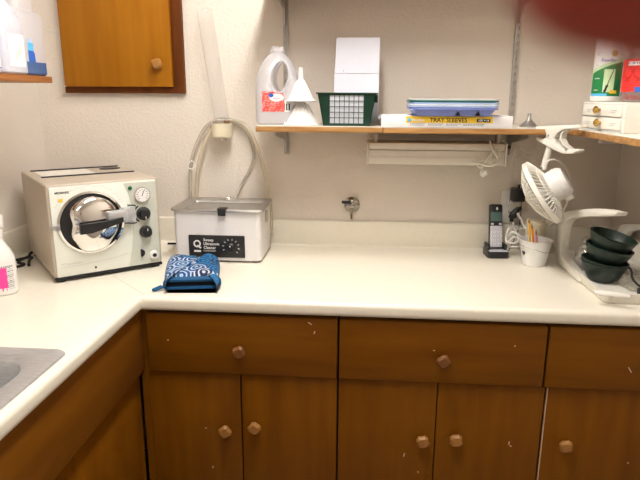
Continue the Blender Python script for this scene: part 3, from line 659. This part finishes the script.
for i, (lb, m, dz) in enumerate(TS):
    t = thing('instrument_tray', lb, 'tray', (.256 + random.uniform(-.0015, .0015), 1.873, zz + dz), 0, 'instrument trays stacked on the carton')
    f = lambda x, y, z, r=.016: rrect(-x, x, -y, y, r, z, 4)
    w = MB(); w.loft([f(.112, .078, .0003), f(.120, .085, .014), f(.124, .088, .0195), f(.1295, .092, .0185), f(.1305, .093, .0190), f(.1305, .093, .0222), f(.129, .092, .0228), f(.123, .087, .0222), f(.119, .084, .016), f(.112, .078, .0018)], True, True); w.build('tray_body', m, t)
    if i == 0:
        for x in (.012, .070):
            MB().prism([(x - .008, -.0835, .001), (x + .008, -.0835, .001), (x + .003, -.0875, .012), (x - .001, -.0875, .012)], (0, .004, 0)).build('notch', 'black', t)

# ------------------------------------------------------------------ little metal cone on the shelf
p = at_y(528.5, 127, 1.9)
w = MB(); w.lathe([(.028, 0), (.028, .004), (.012, .018), (.006, .026), (.0055, .042), (.004, .042)], 24)
tag(w.build('metal_funnel', 'alum', loc=(p.x, 1.9, ZS - .001)), 'small grey metal funnel upside down right of the shelf standard', 'funnel')

# ------------------------------------------------------------------ clip fan
Pa, Pb = Vector((.528, 1.803, 0)), Vector((.604, 1.686, 0)); ax = (Pb - Pa).normalized(); nn = Vector((-ax.y, ax.x, 0)); nn = nn if nn.y < 0 else -nn
t = thing('clip_fan', 'white clip-on fan hanging from the shelf edge by its clamp', 'fan', (.55, 1.79, ZS))
OFF = Vector((.55, 1.79, ZS))
A = lambda x, y: at_plane(x, y, Vector((.528, 1.803, 0)), nn) - OFF
zc = lambda L: [(510 + x / 9.14, 118 + y / 9.14) for x, y in L]
up = zc([(235, 78), (330, 72), (480, 66), (640, 60), (645, 88), (560, 98), (490, 103), (435, 130), (405, 180), (370, 200), (330, 185), (327, 130), (310, 112), (238, 108)])
lo = zc([(228, 192), (243, 172), (295, 194), (322, 180), (345, 160), (402, 176), (408, 230), (440, 268), (500, 292), (560, 284), (600, 286), (614, 300), (565, 326), (480, 326), (400, 292), (300, 238)])
for nm, ol, e_ in (('clamp_upper_jaw', up, 0), ('clamp_lower_jaw', lo, .001)):
    w = MB(); P3 = [A(*q_) for q_ in ol]; w.prism([v - nn * e_ for v in P3], nn * -(.034 - 2 * e_), bev=.0012); w.build(nm, 'creamw', t, sharp=40)
w = MB()      # curved spring plate between the handles
sp = zc([(500, 100), (450, 140), (440, 190), (465, 245), (530, 295)])
w.prism([A(*q_) - nn * .006 for q_ in sp] + [A(q_[0] + 1.5, q_[1]) - nn * .006 for q_ in sp[::-1]], nn * -.022); w.build('spring_plate', 'creamw', t)
for q_ in ((548.5, 135.5), (566, 149.5)): p = A(*q_); MB().cyl(p - nn * .002, p + nn * .0015, .0028, seg=12).build('rivet', 'alum', t)
FC = at_y(542.5, 192.5, 1.775) - OFF
n = (RIGHT * -.80 + UP * -.50 + FWD * .50).normalized()       # the way the fan blows
FQ = T(FC) @ n.to_track_quat('Z', 'Y').to_matrix().to_4x4()
w = MB(); p0 = A(547, 143) - nn * .017; p1 = A(541, 168) - nn * .012
w.tube([p0, p0.lerp(p1, .5), p1], .0095, 12, n=4); w.ball(p1, .0105); w.build('arm', 'creamw', t)
MB().cyl(p1 + nn * .009, p1 + nn * .012, .004, seg=14).build('pivot_screw', 'alum', t)
RR = .101
w = MB()      # outer ring
rg = [FQ @ Vector((RR * math.cos(2 * PI * i / 48), RR * math.sin(2 * PI * i / 48), 0)) for i in range(48)]
w.lathe([(RR - .002, -.008), (RR + .003, -.007), (RR + .003, .007), (RR - .002, .008)], 56, FQ, False, False); w.lathe([(RR - .002, .008), (RR - .004, 0), (RR - .002, -.008)], 56, FQ, False, False); w.build('guard_ring', 'creamw', t)
def grille(sgn, dep, r_in, nw, wire, rings):
    w = MB(); f = lambda r: sgn * (.006 + dep * (1 - (r / RR) ** 2.2))
    for i in range(nw):
        a_ = 2 * PI * i / nw; w.tube([FQ @ Vector((r * math.cos(a_ + .25 * sgn * (1 - r / RR)), r * math.sin(a_ + .25 * sgn * (1 - r / RR)), f(r))) for r in (r_in, .45 * RR, .7 * RR, .9 * RR, RR)], wire, 5, n=2)
    for r in rings: w.tube([FQ @ Vector((r * math.cos(2 * PI * i / 40), r * math.sin(2 * PI * i / 40), f(r))) for i in range(40)], wire * 1.1, 5, True, sm=False)
    return w
grille(1, .040, .014, 48, .0013, (.026, .038, .050, .061, .071, .081, .090)).build('front_grille', 'creamw', t)
grille(-1, .028, .03, 44, .0024, (.045, .072)).build('rear_grille', 'creamw', t)
MB().lathe([(.016, .040), (.016, .047), (.010, .050)], 24, FQ).build('centre_cap', 'creamw', t)
w = MB()
for i in range(4):
    a_ = PI / 2 * i; w.loft([[(r * math.cos(a_ + s), r * math.sin(a_ + s), z) for s, z in ((-w_, -.010), (0, .002), (w_, .012), (0, .0))] for r, w_ in ((.012, .5), (.045, .5), (.075, .42), (.088, .22))], M=FQ)
w.lathe([(.014, -.012), (.014, .016), (.009, .02)], 18, FQ); w.build('blades', 'white', t)
w = MB(); w.lathe([(.040, -.016), (.046, -.020), (.048, -.056), (.046, -.059), (.046, -.066), (.038, -.078), (.012, -.080)], 36, FQ, True, True); mo = w.build('motor_housing', 'white', t)
MB().box(-.012, .012, -.058, -.038, -.07, -.045, .003, M=FQ).build('switch', 'creamw', mo)
q_ = lambda x, y, Y: at_y(x, y, Y) - OFF
w = MB(); w.tube([p1 + Vector((0, .004, .0)), q_(548, 161, 1.80), q_(557, 160, 1.81), q_(566, 168, 1.83), q_(570, 181, 1.85), q_(569, 196, 1.88), q_(564, 210, 1.93), q_(555, 221, 1.97), q_(544, 227, 2.0), q_(532, 228, 2.02), q_(520, 229, 2.035)], .0032, 8); w.build('cord', 'creamw', t)

# ------------------------------------------------------------------ small drawers with the canister and the jar on it
t = thing('drawer_box', 'small cream two-drawer box with brass knobs on the right-hand shelf', 'drawer box', (.645, 1.69, ZS - .001), R(7.5))
w = MB(); w.box(0, .207, -.112, .112, 0, .079, .002); w.build('case', 'creamw', t)
for k, z in enumerate((.008, .042)):
    d = MB().box(-.004, .0, -.100, .103, z, z + .030, .0012).build('drawer', 'creamw', t)
    MB().lathe([(.004, 0), (.004, .006), (.010, .010), (.011, .014), (.006, .018)], 20, T((-.004, -.002 + .01 * k, z + .016)) @ Matrix.Rotation(-PI / 2, 4, 'Y')).build('knob', 'brass', d)
    w = MB()
    for y in (.080, -.050):
        for j in (0, 1): w.box(-.0045, -.004, y - .028 + .008 * j, y, z + .015 - .005 * j, z + .0168 - .005 * j)
    w.build('printed_marks', 'lgrey', d)
w = MB(); w.box(.0, .001, -.1125, .113, .0385, .0415); w.box(-.0003, .001, -.106, .108, .0005, .0065); w.box(-.0003, .001, -.106, .108, .073, .0745); w.build('gap_lines', 'lgrey', t)
w = MB(); w.prism([(.070, -.1123, .004), (.12, -.1123, .004), (.12, -.1123, .035), (.090, -.1123, .034), (.074, -.1123, .018)], (0, -.001, 0)); w.build('sticker', 'pinkl', t)
w = MB(); w.box(.082, .12, -.1136, -.1133, .012, .016); w.box(.086, .12, -.1136, -.1133, .02, .028); w.build('sticker_print', 'red', t)

cpos = Vector((.678, 1.775, ZS + .079)); ca = math.atan2(cpos.x, cpos.y)      # turned so the label faces the room
t = thing('canister', 'white plastic canister with a green label standing on the drawer box', 'canister', cpos, -ca)
cr = .038
w = MB(); w.lathe([(.034, 0), (cr, .003), (cr, .155), (.0375, .158), (.0375, .176), (.036, .179)], 40); w.build('tub', 'white', t)
def canlab(u, v):
    g = .62 + .16 * math.sin((u - .25) * 1.9)
    if v < .045: return 0
    if v < .10: return 3 if u < .55 else 1
    if u > .60 and u < .80 and v < .16: return 4
    if .42 < u < .70 and .12 < v < .56:
        s = (u - .50) / .17; sv = (v - .18) / .36
        if abs(s - sv * .9 + .05) < .07 + .12 * (sv < .22): return 5
        return 2
    if v < g - .07: return 1
    if v < g: return 2
    return 0
w = MB(); w.grid(70, 80, lambda u, v: ((cr + .0004) * math.sin(R(-75 + 150 * u)), -(cr + .0004) * math.cos(R(-75 + 150 * u)), .008 + .142 * v), canlab); lb = w.build('label', ['white', 'green', 'lime', 'cyan', 'yellow', 'ink'], t)
text('Powder', .0125, 'violet', t, T((0, 0, .108)), wrap=cr + .0006, align='CENTER', off=.0002)
w = MB(); w.grid(10, 10, lambda u, v: ((cr + .0007) * math.sin(R(8 + 24 * u)), -(cr + .0007) * math.cos(R(8 + 24 * u)), .122 + .016 * v), lambda u, v: (0 if (u - .5) ** 2 + (v - .5) ** 2 < .25 else None)); w.build('seal', 'gold', t)
w = MB()
for z, l in ((.132, .012), (.126, .010), (.098, .008), (.062, .016), (.03, .014)):
    for k in range(3): a0 = R(-52) + k * l / cr / 3; w.grid(3, 1, lambda u, v: ((cr + .0008) * math.sin(a0 + u * l / cr / 3.6), -(cr + .0008) * math.cos(a0 + u * l / cr / 3.6), z + .003 * v), lambda u, v: 0)
w.build('small_print', 'lgrey', t)

jpos = Vector((.737, 1.655, ZS + .079)); ja = math.atan2(jpos.x, jpos.y)
t = thing('plastic_jar', 'clear plastic jar with a red label at the right edge of the drawer box', 'jar', jpos, -ja)
jr = .061
w = MB(); w.lathe([(.053, 0), (jr, .006), (jr, .118), (.056, .132), (.045, .142), (.045, .146)], 44); w.build('jar_body', 'tint', t)
w = MB(); w.lathe([(.048, .1465), (.049, .150), (.049, .170), (.046, .173)], 40); w.build('lid', 'tint', t)
w = MB(); w.lathe([(.050, .004), (.0565, .008), (.0565, .100), (.05, .112)], 32); w.build('contents', 'dred', t)
def jarlab(u, v):
    if v < .16: return 4 if v > .03 + .5 * max(0, (.45 - u)) else None
    if v < .2 + .1 * math.sin(u * 5): return 3 if u > .35 else 0
    if .20 < u < .42 and .84 < v < .95: return 2 if int(u * 140) % 3 == 0 and .87 < v < .93 else 1
    if .46 < u < .9 and .34 < v < .56: return 5 if .40 < v < .50 else 1
    a_ = ((u - .30) * 5.6) % 1; b_ = ((v - .1) * 2.6) % 1
    if .42 < v < .92 and abs(math.hypot(a_ - .5, b_ - .5) - .44) < .05: return 6
    if .25 < v < .29 and .2 < u < .6 and int(u * 60) % 3: return 1
    return 0
w = MB(); w.grid(80, 56, lambda u, v: ((jr + .0005) * math.sin(R(-88 + 176 * u)), -(jr + .0005) * math.cos(R(-88 + 176 * u)), .010 + .098 * v), jarlab); w.build('label', ['red', 'white', 'ink', 'blue', 'tint', 'gold', 'dred'], t)

# ------------------------------------------------------------------ phone, outlet, plugs
t = thing('phone_cradle', 'black charging cradle of the cordless phone, on the counter', 'phone cradle', (.4565, 2.0, ZT), R(4))
w = MB(); w.loft([rrect(-.036, .036, -.045, .035, .010, 0, 4), rrect(-.036, .036, -.045, .035, .010, .020, 4), rrect(-.033, .033, -.043, .033, .010, .023, 4)]); w.box(-.034, -.024, -.02, .03, .022, .042, .003); w.box(.024, .034, -.02, .03, .022, .042, .003); w.build('base', 'black', t)
MB().box(-.031, .031, -.0425, -.004, .0228, .0245, .0005).build('top_plate', 'silver', t)
t = thing('phone_handset', 'black and silver cordless phone handset standing in its cradle', 'phone', (.455, 2.003, ZT + .025), R(4))
TM = Matrix.Rotation(R(-12), 4, 'X')
w = MB(); w.box(-.0225, .0225, -.011, .011, 0, .153, .007, 3, M=TM); w.build('handset_body', 'black', t)
MB().box(-.0195, .0195, -.0122, -.010, .094, .126, .001, M=TM).build('screen', 'screen', t)
MB().box(-.021, .021, -.0121, -.010, .004, .078, .001, M=TM).build('keypad_panel', 'silver', t)
w = MB()
for r_ in range(4):
    for c_ in range(3): w.box(-.0175 + .0125 * c_, -.0075 + .0125 * c_, -.0135, -.012, .010 + .014 * r_, .018 + .014 * r_, .001, M=TM)
w.build('number_keys', 'white', t)
w = MB()
for r_ in range(4):
    for c_ in range(3): w.box(-.0140 + .0125 * c_, -.0110 + .0125 * c_, -.0138, -.0134, .0125 + .014 * r_, .0155 + .014 * r_, M=TM)
w.build('key_digits', 'blue', t)
w = MB(); w.box(-.0185, -.009, -.0130, -.011, .081, .088, .001, M=TM); w.box(.009, .0185, -.0130, -.011, .081, .088, .001, M=TM); w.build('call_keys', 'silver', t)
MB().lathe([(.0035, .0111), (.003, .0125)], 14, TM @ T((.002, 0, .138)) @ FRONT, sy=1.6).build('earpiece', 'white', t)

op = at_y(511, 205, YB)
t = thing('outlet_plate', 'white wall socket plate behind the phone', 'wall socket', (.517, YB, 1.068))
MB().box(-.036, .036, -.006, 0, -.058, .058, .003).build('plate', 'white', t)
for z in (.020, -.020):
    s_ = MB().box(-.017, .017, -.009, -.0055, z - .013, z + .013, .003).build('socket', 'white', t)
    w = MB()
    for x in (-.006, .006): w.box(x - .001, x + .001, -.0096, -.0088, z - .002, z + .006)
    w.build('slots', 'ink', s_)
ap = at_y(518, 195, 2.055)
t = thing('power_adapter', 'black square power adapter in the upper half of the wall socket', 'adapter', (ap.x, 2.08, ap.z - .022))
MB().box(-.023, .021, -.046, 0, .0, .046, .005).build('adapter_body', 'black', t)
MB().cyl((-.001, -.030, .045), (.001, -.030, .060), .005, .004).build('strain_relief', 'black', t)
w = MB(); w.tube([(.010, -.036, .002), (.012, -.038, -.03), (.010, -.04, -.065), (.006, -.045, -.10), (-.01, -.055, -.14), (-.03, -.06, ZT + .004 - ap.z + .022), (-.045, -.066, ZT + .004 - ap.z + .022), (-.055, -.075, ZT + .006 - ap.z + .022)], .0016, 6); w.build('wire', 'black', t)
bp = at_y(514, 217, 2.05)
t = thing('power_plug', 'black angled plug in the lower half of the wall socket', 'plug', (bp.x, 2.08, bp.z))
w = MB(); w.tube([q_(521, 207.5, 2.05) + OFF - Vector((bp.x, 2.08, bp.z)), q_(516, 211, 2.045) + OFF - Vector((bp.x, 2.08, bp.z)), q_(512, 216, 2.045) + OFF - Vector((bp.x, 2.08, bp.z)), q_(511.5, 221, 2.05) + OFF - Vector((bp.x, 2.08, bp.z))], [.006, .010, .011, .007], 10, n=4); w.box(-.010, .010, -.03, .0, -.004, .014, .003); w.build('plug_body', 'black', t)
def cordth(pp, r, m, label):
    w = MB(); w.tube([at_y(*p) for p in pp], r, 8); return tag(w.build('white_cable', m), label, 'cord', 'cords beside the phone')
cordth([(513, 222, 2.045), (516, 232, 2.03), (522, 238, 2.0), (524, 244, 1.99), (518, 246.5, 1.985), (508, 246, 1.99), (507, 238, 1.985), (512, 232, 1.98), (517, 234, 1.975), (518, 241, 1.97), (512, 243, 1.965), (506, 240, 1.975), (508, 230, 1.985), (514, 226, 2.0), (520, 230, 2.02)], .0032, 'white', 'white cord looped between the phone and the white bucket')
cordth([(517, 213, 2.04), (521, 219, 2.03), (524, 226, 2.01), (527, 232, 2.0), (527, 238, 1.995), (521, 240, 1.99), (514, 237, 1.985), (508, 243, 1.985)], .0036, 'white', 'thick white cord hanging from the socket behind the bucket')

# ------------------------------------------------------------------ bucket with pencils, post behind
bpos = Vector((.560, 1.895, ZT))
t = thing('small_bucket', 'small white metal bucket with a dark heart, holding pencils', 'bucket', bpos)
br0, br1, bh = .036, .052, .086
w = MB(); w.lathe([(br0 - .002, .0), (br0, .001), (br0 + .0005, .004), (br1 - .001, bh - .003), (br1 + .0015, bh - .002), (br1 + .0015, bh), (br1 - .0015, bh), (br0 - .001, .004), (br0 - .006, .003)], 40); w.build('pail', 'white', t)
dirc = math.atan2(-bpos.x, -bpos.y)   # towards the camera
def onpail(a_, z): r = br0 + (br1 - br0) * z / bh + .0008; return (r * math.sin(a_), -r * math.cos(a_), z)
ha = -R(17) - R(48)
w = MB()
hp = [(0, -1.0), (-.95, .10), (-.85, .75), (-.4, .95), (0, .55), (.4, .95), (.85, .75), (.95, .10)]
b = bmesh.new(); b.faces.new([b.verts.new(onpail(ha + x * .0075 / .045, .043 + z * .0085)) for x, z in hp]); w._merge(b); w.build('heart', 'ink', t)
ear = [onpail(ha + R(120) * k - R(0), bh - .008) for k in (0, 1)]
w = MB(); e1 = onpail(R(75), bh - .010); e0 = onpail(R(-105), bh - .010)
w.tube([e0, (e0[0] - .004, -.02 + e0[1] * .5, bh - .016), (-.02, -.0595, bh - .020), (.02, -.0600, bh - .030), (.048, -.044, bh - .022), e1], .0012, 6); w.build('wire_handle', 'galv', t)
def pencil(p0, p1, m, label):
    p0, p1 = Vector(p0), Vector(p1); d = p1 - p0; t = thing('pencil', label, 'pencil', p0, 0, 'pencils in the white bucket'); Q = d.to_track_quat('Z', 'Y').to_matrix().to_4x4(); L = d.length
    w = MB(); w.lathe([(.0038, 0), (.0038, L - .018)], 6, Q); w.build('barrel', m, t, sharp=20)
    w = MB(); w.lathe([(.0038, L - .018), (.0012, L - .004), (.0005, L)], 12, Q); w.build('point', 'knob', t)
pencil((.553, 1.90, ZT + .0048), at_y(529, 217.5, 1.875), 'yel2', 'yellow pencil standing furthest left in the white bucket')
pencil((.566, 1.888, ZT + .0048), at_y(531.5, 223, 1.865), 'orange', 'orange pencil standing in the white bucket')
pencil((.575, 1.90, ZT + .0048), at_y(536, 229, 1.885), 'pinkl', 'short pink pencil standing at the right in the white bucket')
w = MB(); w.lathe([(.033, 0), (.034, .003), (.034, .118), (.030, .122), (.030, .128), (.026, .130)], 32)
tag(w.build('cream_canister', 'cream', loc=(.588, 2.005, ZT)), 'plain cream plastic cylinder on the counter behind the white bucket', 'canister')

# ------------------------------------------------------------------ white plastic hood with tray
HX = .643
t = thing('work_hood', 'white plastic open-sided work hood with a shallow tray by the right wall', 'work hood', (HX, 1.52, ZT))
HM = T((-HX, -1.52, -ZT))
out = [(1.914, .912), (1.945, .965), (1.948, 1.03), (1.925, 1.075), (1.86, 1.098), (1.75, 1.125), (1.62, 1.152), (1.50, 1.166)]
inn = [(1.515, 1.153), (1.62, 1.130), (1.74, 1.104), (1.84, 1.078), (1.882, 1.050), (1.893, 1.010), (1.885, .962), (1.83, .944), (1.74, .930), (1.70, .922), (1.70, .912)]
P_ = smooth_path([(0, y, z) for y, z in out], 4) + smooth_path([(0, y, z) for y, z in inn], 4)
for x0, x1, kz in ((HX - .004, HX + .024, 1), (.834, .854, .80)):
    w = MB(); w.prism([(x0, p.y, ZT + (p.z - ZT) * kz) for p in P_], (x1 - x0, 0, 0), bev=.003, M=HM); w.build('side_arch', 'creamw', t, sharp=40)
w = MB(); tr = lambda o, z: rrect(HX + o, .853 - o, 1.523 + o, 1.90 - o, .018, z, 4)
w.loft([tr(.006, ZT), tr(.002, ZT + .004), tr(-.002, ZT + .026), tr(-.003, ZT + .030), tr(.004, ZT + .030), tr(.008, ZT + .022), tr(.014, ZT + .007)], True, True, M=HM); w.build('tray', 'creamw', t)

# ------------------------------------------------------------------ four rubber bowls
ax0, ax1 = at_y(601, 284, 1.722), at_y(613, 242, 1.722)
base = Vector((.708, 1.715, ZT + .010)); tilt = [3, 7, 10, 15]
lb = ['dark green rubber mixing bowl at the bottom of the stack', 'dark green rubber mixing bowl, second from the bottom of the stack', 'dark green rubber mixing bowl, second from the top of the stack', 'dark green rubber mixing bowl on top of the stack, leaning right']
pos = base.copy(); 
centers = [(599, 286.5), (600.5, 277.5), (604, 264.5), (606.5, 253)]
for i in range(4):
    w = MB(); k = 1.0
    w.lathe([(.028, 0), (.035, .0015), (.044, .010), (.056, .030), (.063, .046), (.0645, .053), (.0665, .0545), (.0665, .057), (.062, .058), (.060, .050), (.053, .030), (.041, .010), (.030, .005)], 40)
    p = base if i == 0 else at_y(centers[i][0], centers[i][1], 1.715)
    o = w.build('rubber_bowl', 'bowl', loc=p); o.rotation_euler = (R(-2), R(tilt[i]), R(10 * i)); o.rotation_mode = 'ZYX'
    o.rotation_euler = (R((2, 3, 4, 7)[i]), R((3, 6, 9, 12)[i]), 0); tag(o, lb[i], 'bowl', 'rubber mixing bowls stacked in the tray')
base.z = ZT + .009

# jar behind the bowls, bag, gadget, spatula
t = thing('glass_jar', 'small glass jar with metal bits inside, behind the stacked bowls', 'jar', (.703, 1.835, ZT + .008))
w = MB(); w.lathe([(.030, 0), (.034, .003), (.034, .055), (.027, .068), (.021, .072), (.021, .080)], 28, None, True, False); w.build('jar_glass', 'glass', t)
w = MB(); w.ball((0, 0, .092), .019, (1, 1, .75)); w.build('stopper', 'glass', t)
w = MB()
for i in range(26):
    a_ = random.uniform(0, 6.28); r_ = random.uniform(0, .024); p = Vector((r_ * math.cos(a_), r_ * math.sin(a_), random.uniform(.006, .05))); d = Vector((random.uniform(-1, 1), random.uniform(-1, 1), random.uniform(-1, 1))).normalized() * .007; w.cyl(p - d, p + d, .0022, seg=6)
o = w.build('metal_bits', ['alum'], t); o['kind'] = 'stuff'
w = MB(); b = bmesh.new(); bmesh.ops.create_icosphere(b, subdivisions=4, radius=1)
from mathutils import noise as NZ
for v in b.verts:
    k = 1 + .28 * NZ.noise(v.co * 2.3) + .10 * NZ.noise(v.co * 6); v.co = Vector((v.co.x * .046 * k, v.co.y * .06 * k, max(-.018, v.co.z * .028 * k)))
w._merge(b); o = w.build('plastic_bag', 'bag', loc=(.786, 1.645, ZT + .028), sharp=25); tag(o, 'crumpled clear plastic bag in the tray right of the bowls', 'plastic bag')
t = thing('switched_cable', 'black cord with an inline switch in the tray right of the bowls', 'cord', (.76, 1.6, ZT + .02))
qq = Vector((.76, 1.6, ZT + .02)); Pq = lambda x, y, Y: at_y(x, y, Y) - qq
w = MB(); w.tube([Pq(622, 268, 1.65), Pq(628, 267.5, 1.63), Pq(631.5, 271, 1.62), Pq(632, 277, 1.60), Pq(635, 282, 1.58), Pq(640, 286, 1.57), Pq(650, 288, 1.57)], .0032, 8); w.build('cord', 'rubber', t)
w = MB(); w.box(-.02, .03, -.012, .012, -.010, .010, .004, M=T(Pq(646, 292, 1.575))); w.build('switch_body', 'black', t)
w = MB(); p0, p1 = at_z(594, 292, ZT + .036), at_z(630, 296.5, ZT + .036)
w.tube([p0, p0.lerp(p1, .3), p0.lerp(p1, .7), p1], [.006, .009, .008, .006], 14, n=6, flat=.6); tag(w.build('plastic_spatula', 'creamw'), 'short rounded white plastic handle lying on the front lip of the tray', 'spatula')

# ------------------------------------------------------------------ spray bottle
sp = Vector((-1.004, 1.462, ZT))
t = thing('spray_bottle', 'white spray bottle with a pink label on the left worktop', 'spray bottle', sp)
w = MB(); w.lathe([(.034, 0), (.0385, .004), (.0385, .092), (.037, .104), (.030, .122), (.018, .142), (.014, .150), (.014, .160)], 36); w.build('bottle', 'white', t)
w = MB(); w.lathe([(.016, .160), (.016, .182), (.012, .185)], 20); w.box(-.046, .020, -.011, .011, .185, .222, .006); w.build('spray_head', 'white', t)
w = MB(); w.prism([(-.022, -.005, .188), (-.034, -.005, .186), (-.026, -.005, .150), (-.020, -.005, .150)], (0, .010, 0)); w.build('trigger', 'white', t)
MB().cyl((-.046, 0, .205), (-.062, 0, .205), .009, .008).build('nozzle', 'white', t)
def spl(u, v):
    if v > .90: return 2 if int(u * 70) % 3 and .91 < v < .97 else None
    if u > .84: return 2 if int(v * 26) % 2 and int(u * 120 + v * 9) % 3 else None
    if v < .12 and int(u * 50) % 4: return 3
    return 1 if .30 < u < .52 else 0
w = MB(); w.grid(70, 44, lambda u, v: (.0388 * math.sin(R(-90 + 180 * u) - .6 + .45), -.0388 * math.cos(R(-90 + 180 * u) - .6 + .45), .014 + .072 * v), spl); w.build('label', ['pink', 'coral', 'grey', 'white'], t)

# ------------------------------------------------------------------ bottles on the left shelf
ZL = 1.4985
t = thing('jug_bottle', 'milky bottle with blue liquid at its base, furthest right on the left shelf', 'bottle', (-.955, 1.590, ZL))
sq = lambda hx_, hy_, r_, z: rrect(-hx_, hx_, -hy_, hy_, r_, z, 5)
w = MB(); w.loft([sq(.036, .058, .012, .001), sq(.042, .064, .014, .006), sq(.042, .064, .014, .155), sq(.036, .054, .016, .168), sq(.030, .046, .018, .172), sq(.028, .042, .02, .25), sq(.018, .02, .015, .275), sq(.014, .014, .0135, .280), sq(.014, .014, .0135, .30)]); w.build('bottle_body', 'jug', t)
w = MB(); w.loft([sq(.0375, .0595, .012, .0008), sq(.0426, .0646, .014, .006), sq(.0426, .0646, .014, .036)]); w.build('liquid', 'bluel', t)
w = MB(); w.grid(8, 30, lambda u, v: (-.005 + .0, -.0645, 0) if False else (.0424, -.030 + .036 * u, .020 + .075 * v), lambda u, v: (None if u > 1 - .35 * v else (0 if v < .6 else (1 if v < .88 else 2)))); w.build('label', ['blue', 'cyan', 'traylt'], t)
MB().lathe([(.017, .30), (.017, .322), (.015, .324)], 24).build('cap', 'white', t)
t = thing('jug_bottle', 'angular white bottle with small grey print, middle one on the left shelf', 'bottle', (-.945, 1.498, ZL))
w = MB(); w.loft([sq(.034, .050, .014, .001), sq(.038, .054, .018, .006), sq(.038, .054, .018, .10), sq(.034, .047, .02, .135), sq(.026, .033, .02, .165), sq(.016, .016, .015, .185), sq(.014, .014, .0135, .20)]); w.build('bottle_body', mat('grey_white_plastic', (.56, .56, .62), .35), t)
w = MB(); w.box(.0376, .0386, -.034, .034, .02, .10); w.build('label', 'card', t)
w = MB()
for i in range(5): w.box(.0386, .0389, -.006 + .006 * i, -.003 + .006 * i, .032 + .006 * i, .052 + .006 * i)
w.build('small_print', 'lgrey', t)
MB().lathe([(.019, .20), (.019, .222), (.016, .224)], 24).build('cap', 'cream', t)
t = thing('jug_bottle', 'white bottle with a violet-framed blue label, nearest on the left shelf', 'bottle', (-.942, 1.400, ZL))
w = MB(); w.lathe([(.038, 0), (.042, .004), (.042, .12), (.036, .142), (.018, .158), (.016, .175)], 32); w.build('bottle_body', mat('milk_white_plastic', (.62, .62, .66), .35), t)
def l3(u, v):
    if v < .05 or u < .04 or u > .96: return 2
    if v > .5: return 1 if v < .86 else None
    return 0
w = MB(); w.grid(30, 30, lambda u, v: (.0424 * math.sin(R(20 + 130 * u)), -.0424 * math.cos(R(20 + 130 * u)), .012 + .095 * v), l3); w.build('label', ['white', 'cyan', 'violet'], t)
MB().lathe([(.019, .175), (.019, .20), (.016, .202)], 24).build('cap', 'white', t)
t = thing('spray_bottle', 'grey-white tall bottle at the back of the left shelf behind the others', 'bottle', (-1.06, 1.60, ZL))
w = MB(); w.lathe([(.040, 0), (.044, .004), (.044, .17), (.030, .20), (.016, .215), (.016, .24)], 32); w.build('bottle_body', 'trayw', t)
text('BLUE', .016, 'grey', t, Matrix.Rotation(R(35), 4, 'Z') @ T((0, 0, .165)), wrap=.0446, align='CENTER') if False else None
MB().lathe([(.018, .24), (.018, .26), (.015, .262)], 20).build('cap', 'white', t)

# ------------------------------------------------------------------ the hand holding the camera, one fingertip before the lens
def cw(r_, u_, f_): return CAM + RIGHT * r_ + UP * u_ + FWD * f_
t = thing('hand', 'out-of-focus reddish fingertip at the upper right, close to the lens', 'hand', cw(.07, .02, -.06))
t0 = t.location.copy()
bmh = bmesh.new(); sk_l = bmh.verts.layers.skin.verify()
def chain(start, pts):
    prev = start
    for p, r_ in pts:
        v = bmh.verts.new(Vector(p) - t0); v[sk_l].radius = (r_, r_)
        if prev is not None: bmh.edges.new((prev, v))
        prev = v
    return prev
pal = chain(None, [(cw(.105, -.02, -.085), .026)])
pal[sk_l].use_root = True
chain(pal, [(cw(.112, -.075, -.115), .026), (cw(.118, -.16, -.16), .032), (cw(.122, -.24, -.20), .036)])
kn = chain(pal, [(cw(.095, .015, -.060), .024)])
chain(kn, [(cw(.082, .048, -.040), .0115), (cw(.060, .060, -.004), .0098), (cw(.036, .039, .027), .0088), (cw(.0245, .0255, .0305), .0088), (cw(.0192, .0188, .0312), .0088), (cw(.0162, .0140, .0315), .0078), (cw(.0150, .0108, .0316), .0050)])
for k, s in enumerate((.012, -.006, -.024)):
    chain(kn, [(cw(.100, s + .012, -.044), .0105), (cw(.104, s + .004, -.014), .0095), (cw(.086, s - .004, -.002), .0085), (cw(.072, s - .006, -.010), .007)])
chain(pal, [(cw(.080, -.032, -.085), .013), (cw(.052, -.028, -.080), .011), (cw(.030, -.014, -.072), .009), (cw(.020, -.004, -.066), .0075)])
me = bpy.data.meshes.new('skin_surface'); bmh.to_mesh(me); bmh.free(); me.materials.append(M_['skin'])
o = bpy.data.objects.new('skin_surface', me); COL.objects.link(o); o.parent = t
sm = o.modifiers.new('skin', 'SKIN'); sm.use_smooth_shade = True; ss = o.modifiers.new('sub', 'SUBSURF'); ss.levels = 2; ss.render_levels = 2

# ------------------------------------------------------------------ world and view
wd = bpy.data.worlds.new('world'); SC.world = wd; wd.use_nodes = True
wd.node_tree.nodes['Background'].inputs[0].default_value = (.9, .9, 1, 1); wd.node_tree.nodes['Background'].inputs[1].default_value = .05
SC.view_settings.view_transform = 'Standard'; SC.view_settings.look = 'None'; SC.view_settings.gamma = 1; SC.view_settings.use_curve_mapping = False
SC.view_settings.exposure = 1.85
